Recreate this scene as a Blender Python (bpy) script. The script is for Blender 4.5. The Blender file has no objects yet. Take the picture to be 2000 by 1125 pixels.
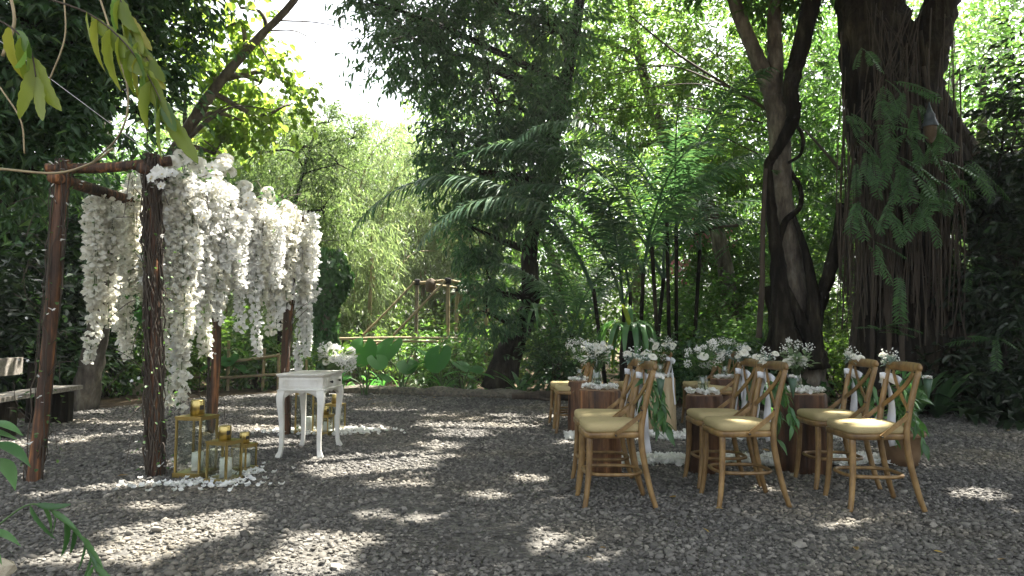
import bpy, bmesh, math, random
import numpy as np
from mathutils import Vector, Matrix, noise as mnoise

# ------------------------------------------------------------------ camera, sky, sun, exposure
rng = np.random.default_rng(11)
random.seed(11)
SC = bpy.context.scene
COL = SC.collection
F = 1340.0                       # focal length in pixels of the 2000 px wide photograph
CAM_H = 1.05
PITCH = math.atan((660 - 562.5) / F)
cam = bpy.data.cameras.new('camera')
cam.lens = F / 2000 * 36.0
cam.sensor_width = 36.0
cam.clip_start = 0.05
cam.clip_end = 2000
camo = bpy.data.objects.new('camera', cam)
camo.location = (0, 0, CAM_H)
camo.rotation_euler = (math.pi / 2 + PITCH, 0, 0)
COL.objects.link(camo)
SC.camera = camo

SUN = np.array([0.42, 0.50, 1.42]); SUN /= np.linalg.norm(SUN)
W = bpy.data.worlds.new('World'); SC.world = W; W.use_nodes = True
nt = W.node_tree
bg = nt.nodes['Background']
sky = nt.nodes.new('ShaderNodeTexSky')
sky.sky_type = 'NISHITA'; sky.sun_disc = False
sky.sun_elevation = math.asin(SUN[2]); sky.sun_rotation = math.atan2(SUN[0], SUN[1])
sky.air_density = 1.0; sky.dust_density = 6.0; sky.ozone_density = 0.5
hs = nt.nodes.new('ShaderNodeHueSaturation'); hs.inputs['Saturation'].default_value = 0.42
nt.links.new(sky.outputs[0], hs.inputs['Color']); nt.links.new(hs.outputs[0], bg.inputs[0]); bg.inputs[1].default_value = 0.118
sl = bpy.data.lights.new('sun', 'SUN'); sl.energy = 5.0; sl.angle = math.radians(0.5); sl.color = (1.0, 0.95, 0.86)
so = bpy.data.objects.new('sun', sl); so.rotation_euler = Vector(SUN).to_track_quat('Z', 'Y').to_euler()
so.location = (6, 8, 20); COL.objects.link(so)
SC.view_settings.view_transform = 'Standard'; SC.view_settings.look = 'None'
SC.view_settings.exposure = 2.6; SC.view_settings.gamma = 1.0
SC.render.engine = 'CYCLES'
SC.cycles.use_denoising = True
SC.cycles.max_bounces = 7; SC.cycles.diffuse_bounces = 4; SC.cycles.glossy_bounces = 3
SC.cycles.transmission_bounces = 4; SC.cycles.transparent_max_bounces = 12
SC.cycles.caustics_reflective = False; SC.cycles.caustics_refractive = False
SC.cycles.sample_clamp_indirect = 6.0

# ------------------------------------------------------------------ helpers
cp_, sp_ = math.cos(PITCH), math.sin(PITCH)
def ray(px, py):
    a = (px - 1000) / F; b = (562.5 - py) / F
    return np.array([a, cp_ - b * sp_, sp_ + b * cp_])
def G(px, py, z=0.0):
    r = ray(px, py); t = (z - CAM_H) / r[2]; return np.array([0, 0, CAM_H]) + r * t
def P(px, py, Y):
    r = ray(px, py); return np.array([0, 0, CAM_H]) + r * (Y / r[1])
def nrm(v):
    v = np.asarray(v, float); n = np.linalg.norm(v, axis=-1, keepdims=True); return v / np.maximum(n, 1e-9)
UP = np.array([0, 0, 1.0])

class MB:
    """collects vertices and polygons, then links them as ONE mesh object"""
    def __init__(s): s.v = []; s.f = []; s.n = 0
    def add(s, v, *faces):
        v = np.asarray(v, float).reshape(-1, 3)
        for f in faces:
            f = np.asarray(f, int)
            if f.size: s.f.append(f + s.n)
        s.v.append(v); s.n += len(v); return s
    def mesh(s, name, smooth=True):
        V = np.concatenate(s.v); me = bpy.data.meshes.new(name)
        me.vertices.add(len(V)); me.vertices.foreach_set('co', V.astype(np.float32).ravel())
        li = np.concatenate([f.ravel() for f in s.f]); lens = np.concatenate([np.full(len(f), f.shape[1]) for f in s.f])
        me.loops.add(len(li)); me.loops.foreach_set('vertex_index', li.astype(np.int32))
        st = np.concatenate([[0], np.cumsum(lens)[:-1]])
        me.polygons.add(len(lens)); me.polygons.foreach_set('loop_start', st.astype(np.int32))
        me.polygons.foreach_set('use_smooth', np.full(len(lens), bool(smooth)))
        me.update(calc_edges=True); me.validate()
        return me
    def build(s, name, m, parent=None, smooth=True, loc=None):
        return link(name, s.mesh(name, smooth), m, parent, loc)
    # ---- shapes
    def box(s, c, d, R=None):
        c = np.asarray(c, float); d = np.asarray(d, float) / 2
        v = np.array([[x, y, z] for x in (-1, 1) for y in (-1, 1) for z in (-1, 1)], float) * d
        if R is not None: v = v @ np.asarray(R).T
        return s.add(v + c, [[0, 1, 3, 2], [4, 6, 7, 5], [0, 4, 5, 1], [2, 3, 7, 6], [0, 2, 6, 4], [1, 5, 7, 3]])
    def tube(s, path, r, n=8, caps=True, wob=0.0, flat=None, up=None):
        """swept ellipse; flat=(a,b) scales the two axes"""
        p = np.asarray(path, float); m = len(p); r = np.broadcast_to(np.asarray(r, float), (m,))
        T = np.gradient(p, axis=0); T = nrm(T)
        a = np.asarray(up, float) if up is not None else (np.array([1, 0, 0.]) if abs(T[0][0]) < 0.8 else np.array([0, 1, 0.]))
        A = np.zeros_like(p)
        for i in range(m):
            a = a - T[i] * np.dot(a, T[i]); a = a / (np.linalg.norm(a) + 1e-9); A[i] = a
        B = np.cross(T, A)
        th = np.linspace(0, 2 * math.pi, n, endpoint=False)
        fa, fb = flat if flat else (1, 1)
        rr = r[:, None] * (1 + (rng.normal(0, wob, (m, n)) if wob else 0))
        v = p[:, None] + (np.cos(th) * fa * rr)[..., None] * A[:, None] + (np.sin(th) * fb * rr)[..., None] * B[:, None]
        i = np.arange(m - 1)[:, None] * n; j = np.arange(n)[None]; k = (j + 1) % n
        q = np.stack([i + j, i + k, i + n + k, i + n + j], -1).reshape(-1, 4)
        fs = [q]
        if caps: fs += [np.arange(n)[::-1][None], (np.arange(n) + (m - 1) * n)[None]]
        return s.add(v, *fs)
    def strip(s, path, wv, w, t):
        """flat bar swept along path; wv = width direction(s)"""
        p = np.asarray(path, float); m = len(p); T = nrm(np.gradient(p, axis=0))
        wv = np.broadcast_to(np.asarray(wv, float), (m, 3)); wv = nrm(wv - T * (wv * T).sum(1, keepdims=True)); nv = np.cross(T, wv)
        w = np.broadcast_to(np.asarray(w, float), (m,))[:, None] / 2; t = t / 2
        v = np.stack([p - wv * w - nv * t, p + wv * w - nv * t, p + wv * w + nv * t, p - wv * w + nv * t], 1)
        i = np.arange(m - 1)[:, None] * 4; j = np.arange(4)[None]; k = (j + 1) % 4
        q = np.stack([i + j, i + k, i + 4 + k, i + 4 + j], -1).reshape(-1, 4)
        return s.add(v, q, [[3, 2, 1, 0]], [(np.arange(4) + (m - 1) * 4).tolist()])
    def loft(s, outline, prof, c=(0, 0, 0)):
        """outline (n,2) swept through (scale, z) or (scale, z, inset) rings, capped"""
        o = np.asarray(outline, float); n = len(o); m = len(prof); ce = o.mean(0)
        v = np.concatenate([np.c_[(o - ce) * k[0] + ce, np.full(n, k[1])] for k in prof]) + np.asarray(c, float)
        i = np.arange(m - 1)[:, None] * n; j = np.arange(n)[None]; k = (j + 1) % n
        q = np.stack([i + j, i + k, i + n + k, i + n + j], -1).reshape(-1, 4)
        return s.add(v, q, np.arange(n)[::-1][None], (np.arange(n) + (m - 1) * n)[None])
    def lathe(s, prof, n=20, c=(0, 0, 0), closed=False):
        th = np.linspace(0, 2 * math.pi, n, endpoint=False); prof = np.asarray(prof, float); m = len(prof)
        v = np.stack([prof[:, :1] * np.cos(th), prof[:, :1] * np.sin(th), np.repeat(prof[:, 1:], n, 1)], -1) + np.asarray(c, float)
        i = np.arange(m - 1)[:, None] * n; j = np.arange(n)[None]; k = (j + 1) % n
        q = np.stack([i + j, i + k, i + n + k, i + n + j], -1).reshape(-1, 4)
        fs = [q]
        if closed: fs += [np.arange(n)[::-1][None], (np.arange(n) + (m - 1) * n)[None]]
        return s.add(v, *fs)
    def leaves(s, B, D, N, L, Wd, fold=0.18, kind=2, droop=0.12):
        B = np.asarray(B, float).reshape(-1, 3); D = nrm(D).reshape(-1, 3); n = len(B)
        N = np.broadcast_to(np.asarray(N, float), (n, 3)); S = nrm(np.cross(D, N)); N = np.cross(S, D)
        L = np.broadcast_to(np.asarray(L, float), (n,))[:, None]; Wd = np.broadcast_to(np.asarray(Wd, float), (n,))[:, None]
        h = N * Wd * fold; tip = B + D * L - N * L * droop
        i = np.arange(n)[:, None]
        if kind == 2:
            v = np.stack([B, B + D * L * .42 - S * Wd / 2 + h, tip, B + D * L * .42 + S * Wd / 2 + h], 1)
            return s.add(v, i * 4 + np.array([[0, 2, 1]]), i * 4 + np.array([[0, 3, 2]]))
        v = np.stack([B, B + D * L * .25 - S * Wd * .42 + h, B + D * L * .62 - S * Wd * .45 + h * .8 - N * L * droop * .3, tip,
                      B + D * L * .62 + S * Wd * .45 + h * .8 - N * L * droop * .3, B + D * L * .25 + S * Wd * .42 + h], 1)
        return s.add(v, i * 6 + np.array([[0, 3, 2, 1]]), i * 6 + np.array([[0, 5, 4, 3]]))

def link(name, me, m, parent=None, loc=None):
    if m is not None and not me.materials: me.materials.append(m)
    o = bpy.data.objects.new(name, me); COL.objects.link(o)
    if parent is not None: o.parent = parent
    if loc is not None: o.location = loc
    return o
def tag(o, label=None, cat=None, group=None, kind=None):
    if label: o['label'] = label
    if cat: o['category'] = cat
    if group: o['group'] = group
    if kind: o['kind'] = kind
    return o
def thing(name, loc, label, cat, group=None, rz=0.0, sc=1.0):
    o = bpy.data.objects.new(name, None); COL.objects.link(o); o.empty_display_size = 0.1
    o.location = [float(x) for x in loc]; o.rotation_euler = (0, 0, rz); o.scale = (sc, sc, sc)
    return tag(o, label, cat, group)
def copy_tree(src, parent=None):
    c = src.copy(); COL.objects.link(c); c.parent = parent
    for ch in list(src.children): copy_tree(ch, c)
    return c
def bez(pts, n=12):
    """Catmull-Rom through the points"""
    p = np.asarray(pts, float); p = np.vstack([2 * p[0] - p[1], p, 2 * p[-1] - p[-2]]); out = []
    for i in range(1, len(p) - 2):
        for t in np.linspace(0, 1, n, endpoint=False):
            a, b, c, d = p[i - 1], p[i], p[i + 1], p[i + 2]
            out.append(.5 * (2 * b + (c - a) * t + (2 * a - 5 * b + 4 * c - d) * t * t + (3 * b - a - 3 * c + d) * t ** 3))
    out.append(p[-2]); return np.array(out)
def lin(a, n): return np.interp(np.linspace(0, 1, n), np.linspace(0, 1, len(a)), a)
def runit(n): return nrm(rng.normal(size=(n, 3)))
def rot_to(d, roll=0.0):
    """matrix whose local +Y runs along d and +Z is as upright as it can be"""
    d = nrm(d); x = np.cross(d, UP if abs(d[2]) < .98 else np.array([0, 1., 0])); x = nrm(x); z = np.cross(x, d)
    c, s_ = math.cos(roll), math.sin(roll); x2 = x * c + z * s_; z2 = -x * s_ + z * c
    return np.stack([x2, d, z2], 1)
def place(o, loc, d=None, roll=0.0, sc=1.0):
    M = Matrix.Translation([float(x) for x in loc])
    if d is not None: M = M @ Matrix(rot_to(d, roll).tolist()).to_4x4()
    o.matrix_local = M @ Matrix.Diagonal((sc, sc, sc, 1)); return o

# ------------------------------------------------------------------ materials
MATS = {}
def newmat(name):
    m = bpy.data.materials.new(name); m.use_nodes = True; MATS[name] = m
    n = m.node_tree.nodes; return m, n, m.node_tree.links, n['Principled BSDF'], n['Material Output']
def ramp(n, l, fac, stops):
    r = n.new('ShaderNodeValToRGB'); el = r.color_ramp.elements
    while len(el) < len(stops): el.new(0.5)
    for e, (p, c) in zip(el, stops): e.position = p; e.color = (*c, 1)
    l.new(fac, r.inputs[0]); return r.outputs[0]
def tex(n, l, scale, stretch=(1, 1, 1), detail=4, rough=.6, coord='Object'):
    tc = n.new('ShaderNodeTexCoord'); mp = n.new('ShaderNodeMapping'); mp.inputs['Scale'].default_value = stretch
    t = n.new('ShaderNodeTexNoise'); t.inputs['Scale'].default_value = scale; t.inputs['Detail'].default_value = detail; t.inputs['Roughness'].default_value = rough
    l.new(tc.outputs[coord], mp.inputs[0]); l.new(mp.outputs[0], t.inputs[0]); return t.outputs[0]
def bump(n, l, h, p, strength=.5, dist=.01):
    b = n.new('ShaderNodeBump'); b.inputs['Strength'].default_value = strength; b.inputs['Distance'].default_value = dist
    l.new(h, b.inputs['Height']); l.new(b.outputs[0], p.inputs['Normal']); return b
def solid(name, c1, c2, scale=20, stretch=(1, 1, 1), rough=.6, bs=.3, bd=.004, metal=0.0, spec=.5, c3=None):
    m, n, l, p, o = newmat(name); t = tex(n, l, scale, stretch)
    st = [(.3, c1), (.7, c2)] if c3 is None else [(.28, c1), (.5, c2), (.72, c3)]
    l.new(ramp(n, l, t, st), p.inputs['Base Color']); p.inputs['Roughness'].default_value = rough; p.inputs['Metallic'].default_value = metal
    p.inputs['Specular IOR Level'].default_value = spec
    if bs: bump(n, l, t, p, bs, bd)
    return m
def leafmat(name, c1, c2, c3=None, trans=.35, tcol=None, rough=.42, spec=.45):
    m, n, l, p, o = newmat(name); g = n.new('ShaderNodeNewGeometry'); oi = n.new('ShaderNodeObjectInfo'); ad = n.new('ShaderNodeMath'); ad.operation = 'ADD'; fc = n.new('ShaderNodeMath'); fc.operation = 'FRACT'; l.new(g.outputs['Random Per Island'], ad.inputs[0]); l.new(oi.outputs['Random'], ad.inputs[1]); l.new(ad.outputs[0], fc.inputs[0]); ri = fc.outputs[0]
    st = [(0, c1), (.8, c2)] + ([(1.0, c3)] if c3 else [])
    col = ramp(n, l, ri, st); l.new(col, p.inputs['Base Color']); p.inputs['Roughness'].default_value = rough; p.inputs['Specular IOR Level'].default_value = spec
    t = n.new('ShaderNodeBsdfTranslucent'); mx = n.new('ShaderNodeMix'); mx.data_type = 'RGBA'; mx.blend_type = 'MULTIPLY'; mx.inputs[0].default_value = 1
    l.new(col, mx.inputs[6]); mx.inputs[7].default_value = (*(tcol or (2.15, 2.4, 1.2)), 1); l.new(mx.outputs[2], t.inputs[0])
    s = n.new('ShaderNodeMixShader'); s.inputs[0].default_value = trans; l.new(p.outputs[0], s.inputs[1]); l.new(t.outputs[0], s.inputs[2]); l.new(s.outputs[0], o.inputs[0])
    return m
def petalmat(name, c1, c2, trans=.42):
    return leafmat(name, c1, c2, None, trans, (1.0, 1.0, .97), .6, .25)
# foliage
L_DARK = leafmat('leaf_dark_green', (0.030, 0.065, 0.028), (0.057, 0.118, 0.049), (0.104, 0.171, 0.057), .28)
L_MANGO = leafmat('leaf_mango_green', (0.038, 0.088, 0.042), (0.068, 0.155, 0.068), (0.115, 0.20, 0.085), .26, rough=.35)
L_MID = leafmat('leaf_mid_green', (0.043, 0.090, 0.029), (0.087, 0.167, 0.051), (0.131, 0.203, 0.058), .36)
L_LIGHT = leafmat('leaf_light_green', (0.069, 0.121, 0.034), (0.121, 0.196, 0.057), (0.172, 0.207, 0.057), .45)
L_BAMBOO = leafmat('leaf_bamboo', (.10, .140, .068), (.175, .220, .115), (.25, .275, .165), .45, (1.85, 2.0, 1.25))
L_FERN = leafmat('leaf_fern_green', (0.034, 0.086, 0.030), (0.070, 0.152, 0.050), None, .28)
L_PALM = leafmat('leaf_palm_green', (0.038, 0.087, 0.049), (0.080, 0.156, 0.087), (0.133, 0.190, 0.095), .26, rough=.45, spec=.35)
L_BROAD = leafmat('leaf_broad_green', (0.036, 0.130, 0.032), (0.066, 0.195, 0.050), None, .42, rough=.6, spec=.12)
L_NEST = leafmat('leaf_nest_fern', (0.060, 0.143, 0.053), (0.105, 0.217, 0.083), None, .28)
L_YELL = leafmat('leaf_yellow_green', (.13, .18, .03), (.22, .26, .05), (.28, .24, .06), .5, (2.0, 2.0, .9))
L_RED = leafmat('leaf_red_brown', (.05, .018, .014), (.09, .04, .022), None, .3, (1.8, 1.2, .9))
L_GARL = leafmat('leaf_garland', (0.039, 0.111, 0.039), (0.081, 0.176, 0.060), None, .3)
L_VARI = leafmat('leaf_variegated', (.12, .19, .10), (.22, .29, .17), None, .3, (1.4, 1.4, 1.0))
L_DUSTY = leafmat('leaf_dusty_grey', (.16, .23, .20), (.24, .32, .27), None, .2, (1.2, 1.2, 1.1))
L_DRY = leafmat('leaf_dry', (.16, .10, .04), (.30, .20, .07), (.45, .32, .08), .3, (1.2, 1.1, .9))
PETAL = petalmat('petal_white', (.78, .775, .74), (.86, .86, .84))
PETAL_CREAM = petalmat('petal_cream', (.74, .72, .62), (.83, .82, .75))
PINK = petalmat('petal_pink', (.55, .16, .22), (.70, .30, .34))
L_HEART = leafmat('leaf_heart_pale', (.09, .15, .045), (.16, .24, .07), (.20, .26, .08), .6, (2.3, 2.2, 1.0))
L_OLIVE = leafmat('leaf_olive', (.066, .098, .042), (.125, .170, .075), (.18, .215, .11), .42, (1.95, 2.2, 1.25))
L_DEEP = leafmat('leaf_deep_green', (.010, .020, .010), (.022, .042, .018), (.035, .05, .02), .2)  # darkest of the leaf greens, for the side thickets
# barks and woods
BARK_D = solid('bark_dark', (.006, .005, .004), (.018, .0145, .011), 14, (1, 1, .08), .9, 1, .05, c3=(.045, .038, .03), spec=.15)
BARK_G = solid('bark_grey', (.045, .036, .028), (.12, .10, .078), 12, (1, 1, .3), .9, .8, .02, c3=(.2, .18, .15))
BARK_RED = solid('bark_red_brown', (.012, .0065, .004), (.062, .030, .015), 34, (1, 1, .05), .7, 1, .012, c3=(.27, .118, .045))
BARK_L = solid('bark_light', (.13, .09, .055), (.28, .21, .13), 14, (1, 1, .15), .8, .6, .01)
ROOT = solid('root_brown', (.028, .021, .015), (.095, .072, .050), 10, (1, 1, .1), .9, .5, .01)
VINE = solid('vine_brown', (.030, .022, .016), (.085, .065, .045), 20, (1, 1, .3), .85, .3, .004)
STEM_G = solid('stem_green', (.05, .10, .03), (.09, .15, .045), 14, rough=.6, bs=0)
CHAIR = solid('chair_wood', (.112, .063, .023), (.195, .118, .043), 22, (1, 1, .35), .45, .12, .002, c3=(.27, .174, .068))
def vary(m, lo, hi):
    n, l = m.node_tree.nodes, m.node_tree.links; p = n['Principled BSDF']; src = p.inputs['Base Color'].links[0].from_socket; oi = n.new('ShaderNodeObjectInfo')
    mx = n.new('ShaderNodeMix'); mx.data_type = 'RGBA'; mx.blend_type = 'MULTIPLY'; mx.inputs[0].default_value = 1; l.new(src, mx.inputs[6]); l.new(ramp(n, l, oi.outputs['Random'], [(0, lo), (1, hi)]), mx.inputs[7]); l.new(mx.outputs[2], p.inputs['Base Color'])
vary(CHAIR, (.78, .76, .74), (1.18, 1.18, 1.18))
def mottle(m, scale, lo, mid, hi, stretch=(1, 1, 1), a=.34, b=.66):
    n, l = m.node_tree.nodes, m.node_tree.links; p = n['Principled BSDF']; src = p.inputs['Base Color'].links[0].from_socket; t = tex(n, l, scale, stretch, 6, .65)
    mx = n.new('ShaderNodeMix'); mx.data_type = 'RGBA'; mx.blend_type = 'MULTIPLY'; mx.inputs[0].default_value = 1; l.new(src, mx.inputs[6]); l.new(ramp(n, l, t, [(a, lo), (.5, mid), (b, hi)]), mx.inputs[7]); l.new(mx.outputs[2], p.inputs['Base Color'])
mottle(CHAIR, 7, (.72, .68, .64), (1, 1, 1), (1.12, 1.12, 1.1))
mottle(BARK_RED, 2.6, (.28, .26, .25), (.85, .85, .85), (1.9, 1.75, 1.5), (1, 1, .45))
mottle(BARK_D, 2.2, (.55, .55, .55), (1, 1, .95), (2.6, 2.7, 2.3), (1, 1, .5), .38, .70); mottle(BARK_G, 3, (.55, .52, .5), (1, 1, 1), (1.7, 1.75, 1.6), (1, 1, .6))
LINEN = solid('linen_mustard', (.35, .28, .14), (.44, .365, .20), 240, rough=.95, bs=.5, bd=.0012, spec=.1)
SCREW = solid('screw_black', (.012, .012, .012), (.02, .02, .02), 30, rough=.4, bs=0)
STUMP_R = solid('stump_red_wood', (.022, .010, .005), (.125, .056, .022), 24, (1, 1, .07), .7, 1, .02, c3=(.29, .155, .066))
STUMP_D = solid('stump_dark_wood', (.015, .008, .004), (.072, .032, .014), 20, (1, 1, .09), .75, 1, .02, c3=(.16, .082, .042))
STUMP_L = solid('stump_light_wood', (.17, .12, .06), (.33, .25, .14), 15, (1, 1, .13), .8, .7, .01, c3=(.45, .37, .24))
CUT = solid('cut_wood', (.17, .10, .055), (.30, .20, .12), 25, rough=.8)
BENCH = solid('bench_weathered', (.13, .115, .095), (.25, .225, .19), 10, (.25, 3, 3), .9, .8, .01, c3=(.36, .33, .29))
BAMB = solid('bamboo_cane', (.22, .17, .09), (.36, .29, .16), 9, (1, 1, 1), .55, .15, .003)
BAMB_D = solid('bamboo_aged', (.10, .085, .055), (.21, .17, .10), 9, rough=.6, bs=.15)
LASH = solid('lashing_black', (.012, .011, .010), (.025, .022, .02), 40, rough=.9)
WHITE = solid('paint_white_worn', (.56, .545, .49), (.66, .65, .60), 7, rough=.5, bs=.05, bd=.002, c3=(.70, .69, .65))
mottle(WHITE, 3.5, (.80, .77, .70), (.98, .975, .96), (1.05, 1.05, 1.05), (1, 1, .6), .36, .6)
BRASS = solid('brass', (.33, .25, .085), (.46, .36, .14), 6, rough=.3, bs=.04, metal=1.0)
VENT_SHADE = solid('vent_shade', (.01, .008, .004), (.02, .015, .008), 6, rough=.6, bs=0)  # shade inside the lantern slots, put in as a dark colour
CANDLE = solid('candle_wax', (.68, .68, .60), (.76, .76, .69), 4, rough=.5, bs=0)
WICK = solid('wick', (.02, .02, .02), (.03, .03, .03), 4, rough=.9, bs=0)
RIBBON = solid('ribbon_white', (.62, .63, .66), (.70, .71, .73), 9, rough=.7, bs=.1)
TERRA = solid('terracotta', (.085, .048, .022), (.15, .088, .042), 8, rough=.8, bs=.2, c3=(.19, .12, .06))
STONE = solid('border_stone', (.055, .052, .044), (.13, .115, .09), 9, rough=.95, bs=.8, bd=.02, c3=(.21, .18, .13))
STONE_L = solid('pale_stone', (.36, .31, .22), (.50, .44, .33), 9, rough=.95, bs=.6, bd=.015)
PLASTER = solid('pillar_plaster', (.20, .17, .12), (.32, .28, .2), 8, rough=.9, bs=.3)
LAMP_TIN = solid('lamp_tin', (.035, .045, .05), (.075, .09, .098), 12, rough=.5, bs=.1, metal=.3)
WICKER = solid('wicker', (.05, .032, .017), (.11, .075, .04), 60, (1, 1, 3), rough=.8, bs=.8, bd=.006)
CONE = solid('cone_dark_leaf', (.018, .045, .022), (.03, .07, .035), 20, (1, 1, .2), .5, .3, .003)
EARTH = solid('earth_soil', (.030, .022, .015), (.075, .056, .038), 5, rough=1, bs=1, bd=.05, c3=(.12, .095, .065), spec=.1)
mottle(STUMP_R, 5, (.4, .38, .36), (1, 1, 1), (1.5, 1.35, 1.2), (1, 1, .4)); mottle(STUMP_D, 5, (.45, .42, .4), (1, 1, 1), (1.5, 1.4, 1.25), (1, 1, .4))
mottle(EARTH, .8, (.6, .58, .55), (1, 1, 1), (1.6, 1.5, 1.35))
def glassmat():
    m, n, l, p, o = newmat('glass_clear'); n.remove(p)
    t = n.new('ShaderNodeBsdfTransparent'); t.inputs[0].default_value = (.93, .95, .93, 1)
    g = n.new('ShaderNodeBsdfGlossy'); g.inputs['Roughness'].default_value = .03
    lw = n.new('ShaderNodeLayerWeight'); lw.inputs[0].default_value = .5
    pw = n.new('ShaderNodeMath'); pw.operation = 'POWER'; pw.inputs[1].default_value = 4; l.new(lw.outputs['Facing'], pw.inputs[0])
    fr = n.new('ShaderNodeMath'); fr.operation = 'MULTIPLY_ADD'; fr.inputs[1].default_value = .6; fr.inputs[2].default_value = .07; l.new(pw.outputs[0], fr.inputs[0])
    s = n.new('ShaderNodeMixShader'); l.new(fr.outputs[0], s.inputs[0]); l.new(t.outputs[0], s.inputs[1]); l.new(g.outputs[0], s.inputs[2]); l.new(s.outputs[0], o.inputs[0]); return m
GLASS = glassmat()
def gravelmat(name, instanced):
    m, n, l, p, o = newmat(name)
    if instanced:
        oi = n.new('ShaderNodeObjectInfo'); col = ramp(n, l, oi.outputs['Random'], [(0, (.075, .071, .064)), (.5, (.121, .115, .103)), (.88, (.180, .170, .151)), (1, (.255, .24, .21))])
        nz = n.new('ShaderNodeTexNoise'); nz.inputs['Scale'].default_value = .75; nz.inputs['Detail'].default_value = 5; l.new(oi.outputs['Location'], nz.inputs[0])
        md = n.new('ShaderNodeMix'); md.data_type = 'RGBA'; md.blend_type = 'MULTIPLY'; md.inputs[0].default_value = 1; l.new(col, md.inputs[6]); l.new(ramp(n, l, nz.outputs[0], [(.36, (.80, .80, .82)), (.52, (1.0, .99, .97)), (.66, (1.28, 1.20, 1.06))]), md.inputs[7]); col = md.outputs[2]
        t = tex(n, l, 60); mx = n.new('ShaderNodeMix'); mx.data_type = 'RGBA'; mx.blend_type = 'MULTIPLY'; mx.inputs[0].default_value = .5
        l.new(col, mx.inputs[6]); l.new(ramp(n, l, t, [(.3, (.6, .6, .6)), (.7, (1.25, 1.25, 1.25))]), mx.inputs[7]); l.new(mx.outputs[2], p.inputs['Base Color'])
    else:
        tc = n.new('ShaderNodeTexCoord'); v = n.new('ShaderNodeTexVoronoi'); v.inputs['Scale'].default_value = 38; l.new(tc.outputs['Object'], v.inputs['Vector'])
        sp = n.new('ShaderNodeSeparateColor'); l.new(v.outputs['Color'], sp.inputs[0])
        col = ramp(n, l, sp.outputs[0], [(0, (.055, .053, .048)), (.6, (.095, .091, .083)), (1, (.14, .133, .118))])
        big = tex(n, l, .9); mx = n.new('ShaderNodeMix'); mx.data_type = 'RGBA'; mx.blend_type = 'MULTIPLY'; mx.inputs[0].default_value = .55
        l.new(col, mx.inputs[6]); l.new(ramp(n, l, big, [(.35, (.75, .68, .58)), (.65, (1.1, 1.1, 1.1))]), mx.inputs[7]); l.new(mx.outputs[2], p.inputs['Base Color'])
        inv = n.new('ShaderNodeMath'); inv.operation = 'MULTIPLY'; inv.inputs[1].default_value = -1; l.new(v.outputs['Distance'], inv.inputs[0]); bump(n, l, inv.outputs[0], p, 1.0, .02)
    p.inputs['Roughness'].default_value = .85; p.inputs['Specular IOR Level'].default_value = .3; return m
GRAVEL = gravelmat('gravel_sheet', False); PEBBLE = gravelmat('gravel_pebble', True)
# ------------------------------------------------------------------ ground and gravel
def ground_sheet():
    n = 90; xs = np.linspace(-1, 1, n); xs = np.sign(xs) * np.abs(xs) ** 1.8 * 70
    X, Y = np.meshgrid(xs, xs + 8, indexing='ij')
    d = np.hypot(X, (Y - 6) * .9); Z = -.01 + np.clip((d - 13) / 30, 0, 1) * .5 * (1 + .5 * np.sin(X * .4) * np.cos(Y * .3))
    v = np.stack([X, Y, Z], -1).reshape(-1, 3); i, j = np.meshgrid(np.arange(n - 1), np.arange(n - 1), indexing='ij'); a = (i * n + j).ravel()
    o = MB().add(v, np.stack([a, a + n, a + n + 1, a + 1], -1)).build('ground', EARTH); tag(o, kind='structure')
ground_sheet()
GPOLY = np.array([(-9, -6), (-8.5, 3), (-7.2, 6.5), (-6.4, 9), (-5.6, 11.8), (-4.6, 13.1), (-3.0, 13.4), (-.9, 12.8), (.6, 11.7), (1.5, 10.8), (3, 10.1), (5.4, 9.5), (9, 9.0), (12, 6), (12, -6)], float)
def inpoly(x, y, poly):
    c = np.zeros(len(x), bool); j = len(poly) - 1
    for i in range(len(poly)):
        xi, yi = poly[i]; xj, yj = poly[j]
        c ^= ((yi > y) != (yj > y)) & (x < (xj - xi) * (y - yi) / (yj - yi + 1e-12) + xi); j = i
    return c
gv = np.c_[GPOLY, np.full(len(GPOLY), .004)]
tag(MB().add(gv, np.arange(len(gv))[None]).build('gravel_yard', GRAVEL), kind='structure')

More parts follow.
